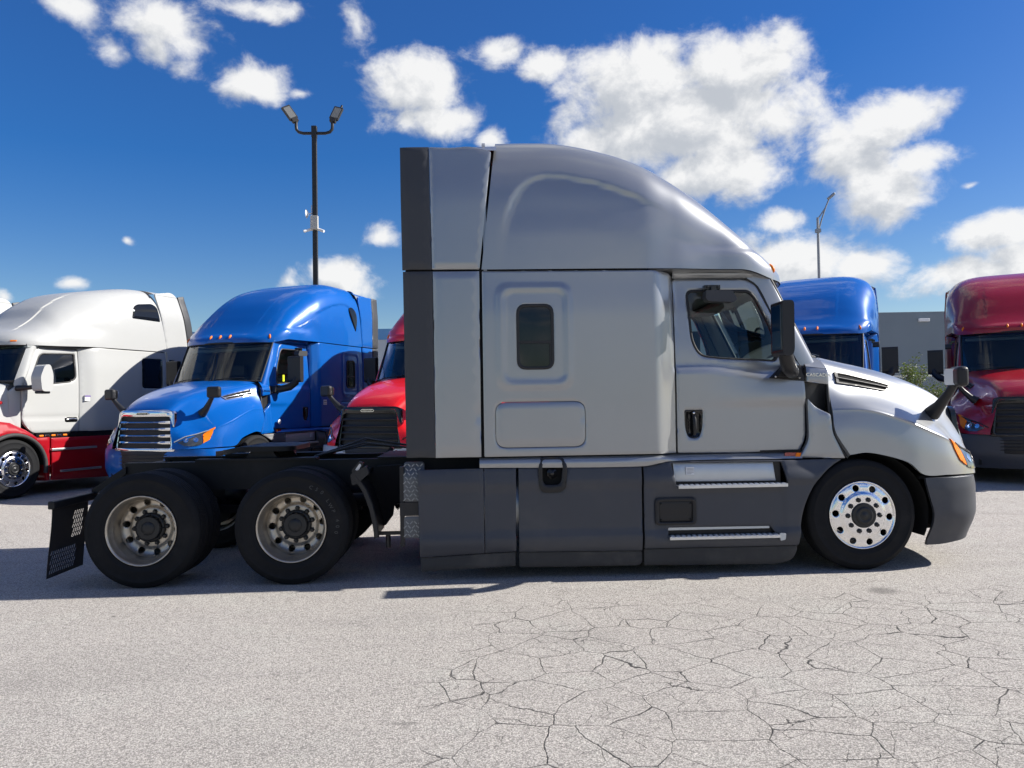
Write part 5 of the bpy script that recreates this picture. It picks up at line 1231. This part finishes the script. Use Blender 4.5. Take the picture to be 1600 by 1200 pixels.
# ------------------------------------------------------------------ warehouses
def warehouse(label, x0, y0, x1, y1, h, mat, band=None, group=None):
    L = math.hypot(x1-x0, y1-y0); rz = math.atan2(y1-y0, x1-x0)
    r = thing('warehouse', label, 'building', (x0, y0, .08), rz, group)
    n = int(L/7.3); wd = L/n
    part(r, 'wh_core_%s' % mat, 'core_wall', lambda mb: mb.box2(.1, .26, 0, L-.1, 30, h-.3), mat)
    part(r, 'wh_roof_%s' % mat, 'roof', lambda mb: mb.box2(.1, .3, h-.31, L-.1, 30, h-.25), 'roofing')
    for i in range(n):
        part(r, 'wh_pan_%s' % mat, 'wall_panel', lambda mb: mb.box2(.012, 0, 0, wd-.012, .25, h), mat, loc=(wd*i, 0, 0), bev=.02)
        if band: part(r, 'wh_band_%s' % mat, 'colour_band', lambda mb: mb.box2(-.0, -.06, h-.66, wd, -.004, h+.02), band, loc=(wd*i, 0, 0))
    return r, wd
r, wd = warehouse('long grey concrete warehouse behind the right-hand trucks', 12, 36.9, 62, 34.0, 6.5, 'wall_grey')
part(r, 'wh_light', 'wall_light', lambda mb: mb.box((0, -.08, 0), (.62, .16, .18)), 'decal_white', loc=(14.0, 0, 6.0), bev=.02)
part(r, 'wh_door', 'dock_door', lambda mb: [mb.box2(0, -.03, .1+.5*i, 3.0, .0, .57+.5*i) for i in range(7)], 'wall_pale', loc=(24.0, 0, 0))
warehouse('pale warehouse with blue roof band behind the left-hand trucks', -62, 43, 6, 39.6, 6.25, 'wall_pale', 'band_blue')

# ------------------------------------------------------------------ chain-link fence
def fence(x0, x1, y):
    r = thing('chain_link_fence', 'grey chain-link fence with barbed wire in front of the warehouse', 'fence', (x0, y, .08))
    L = x1-x0; H = 2.36; n = int(L/3.05)
    for i in range(n+1):
        part(r, 'fn_post', 'post', lambda mb: (mb.tube([(0, 0, 0), (0, 0, H)], .032, 8), mb.tube([(0, 0, H), (-.12, -.30, H+.42)], .020, 6)), 'galvanised', loc=(L*i/n, 0, 0))
    part(r, 'fn_rail', 'top_rail', lambda mb: mb.tube([(0, -.035, H-.02), (L, -.035, H-.02)], .024, 8), 'galvanised')
    for k_ in range(3):
        t = (k_+.6)/3
        part(r, 'fn_wire%d' % k_, 'barbed_wire', lambda mb: mb.tube([(0-.12*t, -.30*t, H+.42*t), (L-.12*t, -.30*t, H+.42*t)], .005, 4), 'galvanised')
    def net(mb):
        s = .075; z0, z1 = .05, H-.04; hgt = z1-z0
        for i in range(int((L+hgt)/s)):
            for d in (1, -1):
                xa = i*s-hgt if d > 0 else i*s; xb = xa+hgt*d
                za, zb = z0, z1
                if d > 0:
                    if xa < 0: za += -xa; xa = 0
                    if xb > L: zb -= (xb-L); xb = L
                else:
                    if xa > L: za += (xa-L); xa = L
                    if xb < 0: zb -= -xb; xb = 0
                if zb-za < .05: continue
                mb.tube([(xa, .004*d, za), (xb, .004*d, zb)], .0028, 3, caps=False)
    part(r, 'fn_net', 'wire_mesh', net, 'galvanised')
fence(-36, 50, 23)

# ------------------------------------------------------------------ shrubs by the fence
def shrub(label, loc, h, wid, seed, nleaf=2600):
    rd = random.Random(seed)
    r = thing('shrub', label, 'shrub', loc, rd.random()*6, 'shrubs along the fence')
    tips = []
    def br(mb):
        for i in range(11):
            a = rd.random()*6.28; l = h*rd.uniform(.55, .95); sp = wid*rd.uniform(.15, .75)
            p = [(0, 0, 0), (math.cos(a)*sp*.25, math.sin(a)*sp*.25, l*.4), (math.cos(a)*sp*.6, math.sin(a)*sp*.6, l*.75), (math.cos(a)*sp, math.sin(a)*sp, l)]
            mb.tube(p, [.03, .022, .014, .006], 5); tips.append(p)
            for q in range(5):
                t = rd.uniform(.35, 1); k_ = min(2, int(t*3)); b0 = Vector(p[k_]).lerp(Vector(p[k_+1]), t*3-k_ if t < 1 else 1)
                b1 = b0+Vector((rd.gauss(0, .35)*wid*.5, rd.gauss(0, .35)*wid*.5, rd.uniform(.05, .4)*h*.4)); mb.tube([b0, b1], [.010, .004], 4); tips.append([b0, b0.lerp(b1, .4), b0.lerp(b1, .7), b1])
    part(r, 'sh_b%d' % seed, 'trunk', br, 'bark')
    def lv(mb):
        for i in range(nleaf):
            p = rd.choice(tips); t = rd.uniform(.3, 1); k_ = min(2, int(t*3)); c = Vector(p[k_]).lerp(Vector(p[k_+1]), min(1, t*3-k_))
            c += Vector((rd.gauss(0, .11), rd.gauss(0, .11), rd.gauss(0, .10)))
            if c.z < .1: continue
            d = Vector((rd.gauss(0, 1), rd.gauss(0, 1), rd.gauss(.2, .7))).normalized(); s_ = d.orthogonal().normalized(); s_ = (Matrix.Rotation(rd.random()*6.28, 3, d) @ s_)
            l = rd.uniform(.05, .10); w_ = l*.34
            mb.add([c, c+d*l*.5+s_*w_, c+d*l, c+d*l*.5-s_*w_], [(0, 1, 2, 3)])
    part(r, 'sh_l%d' % seed, 'crown', lv, 'leaf_green')
shrub('green leafy shrub by the fence between the right-hand trucks', (16.8, 21.6, .08), 3.15, 1.0, 3)
shrub('lower green shrub at the fence beside the dark red truck', (18.5, 22.2, .08), 2.1, 1.1, 5)
shrub('small green shrub at the fence behind the left-hand trucks', (-2.6, 21.5, .08), 2.6, 1.1, 9)
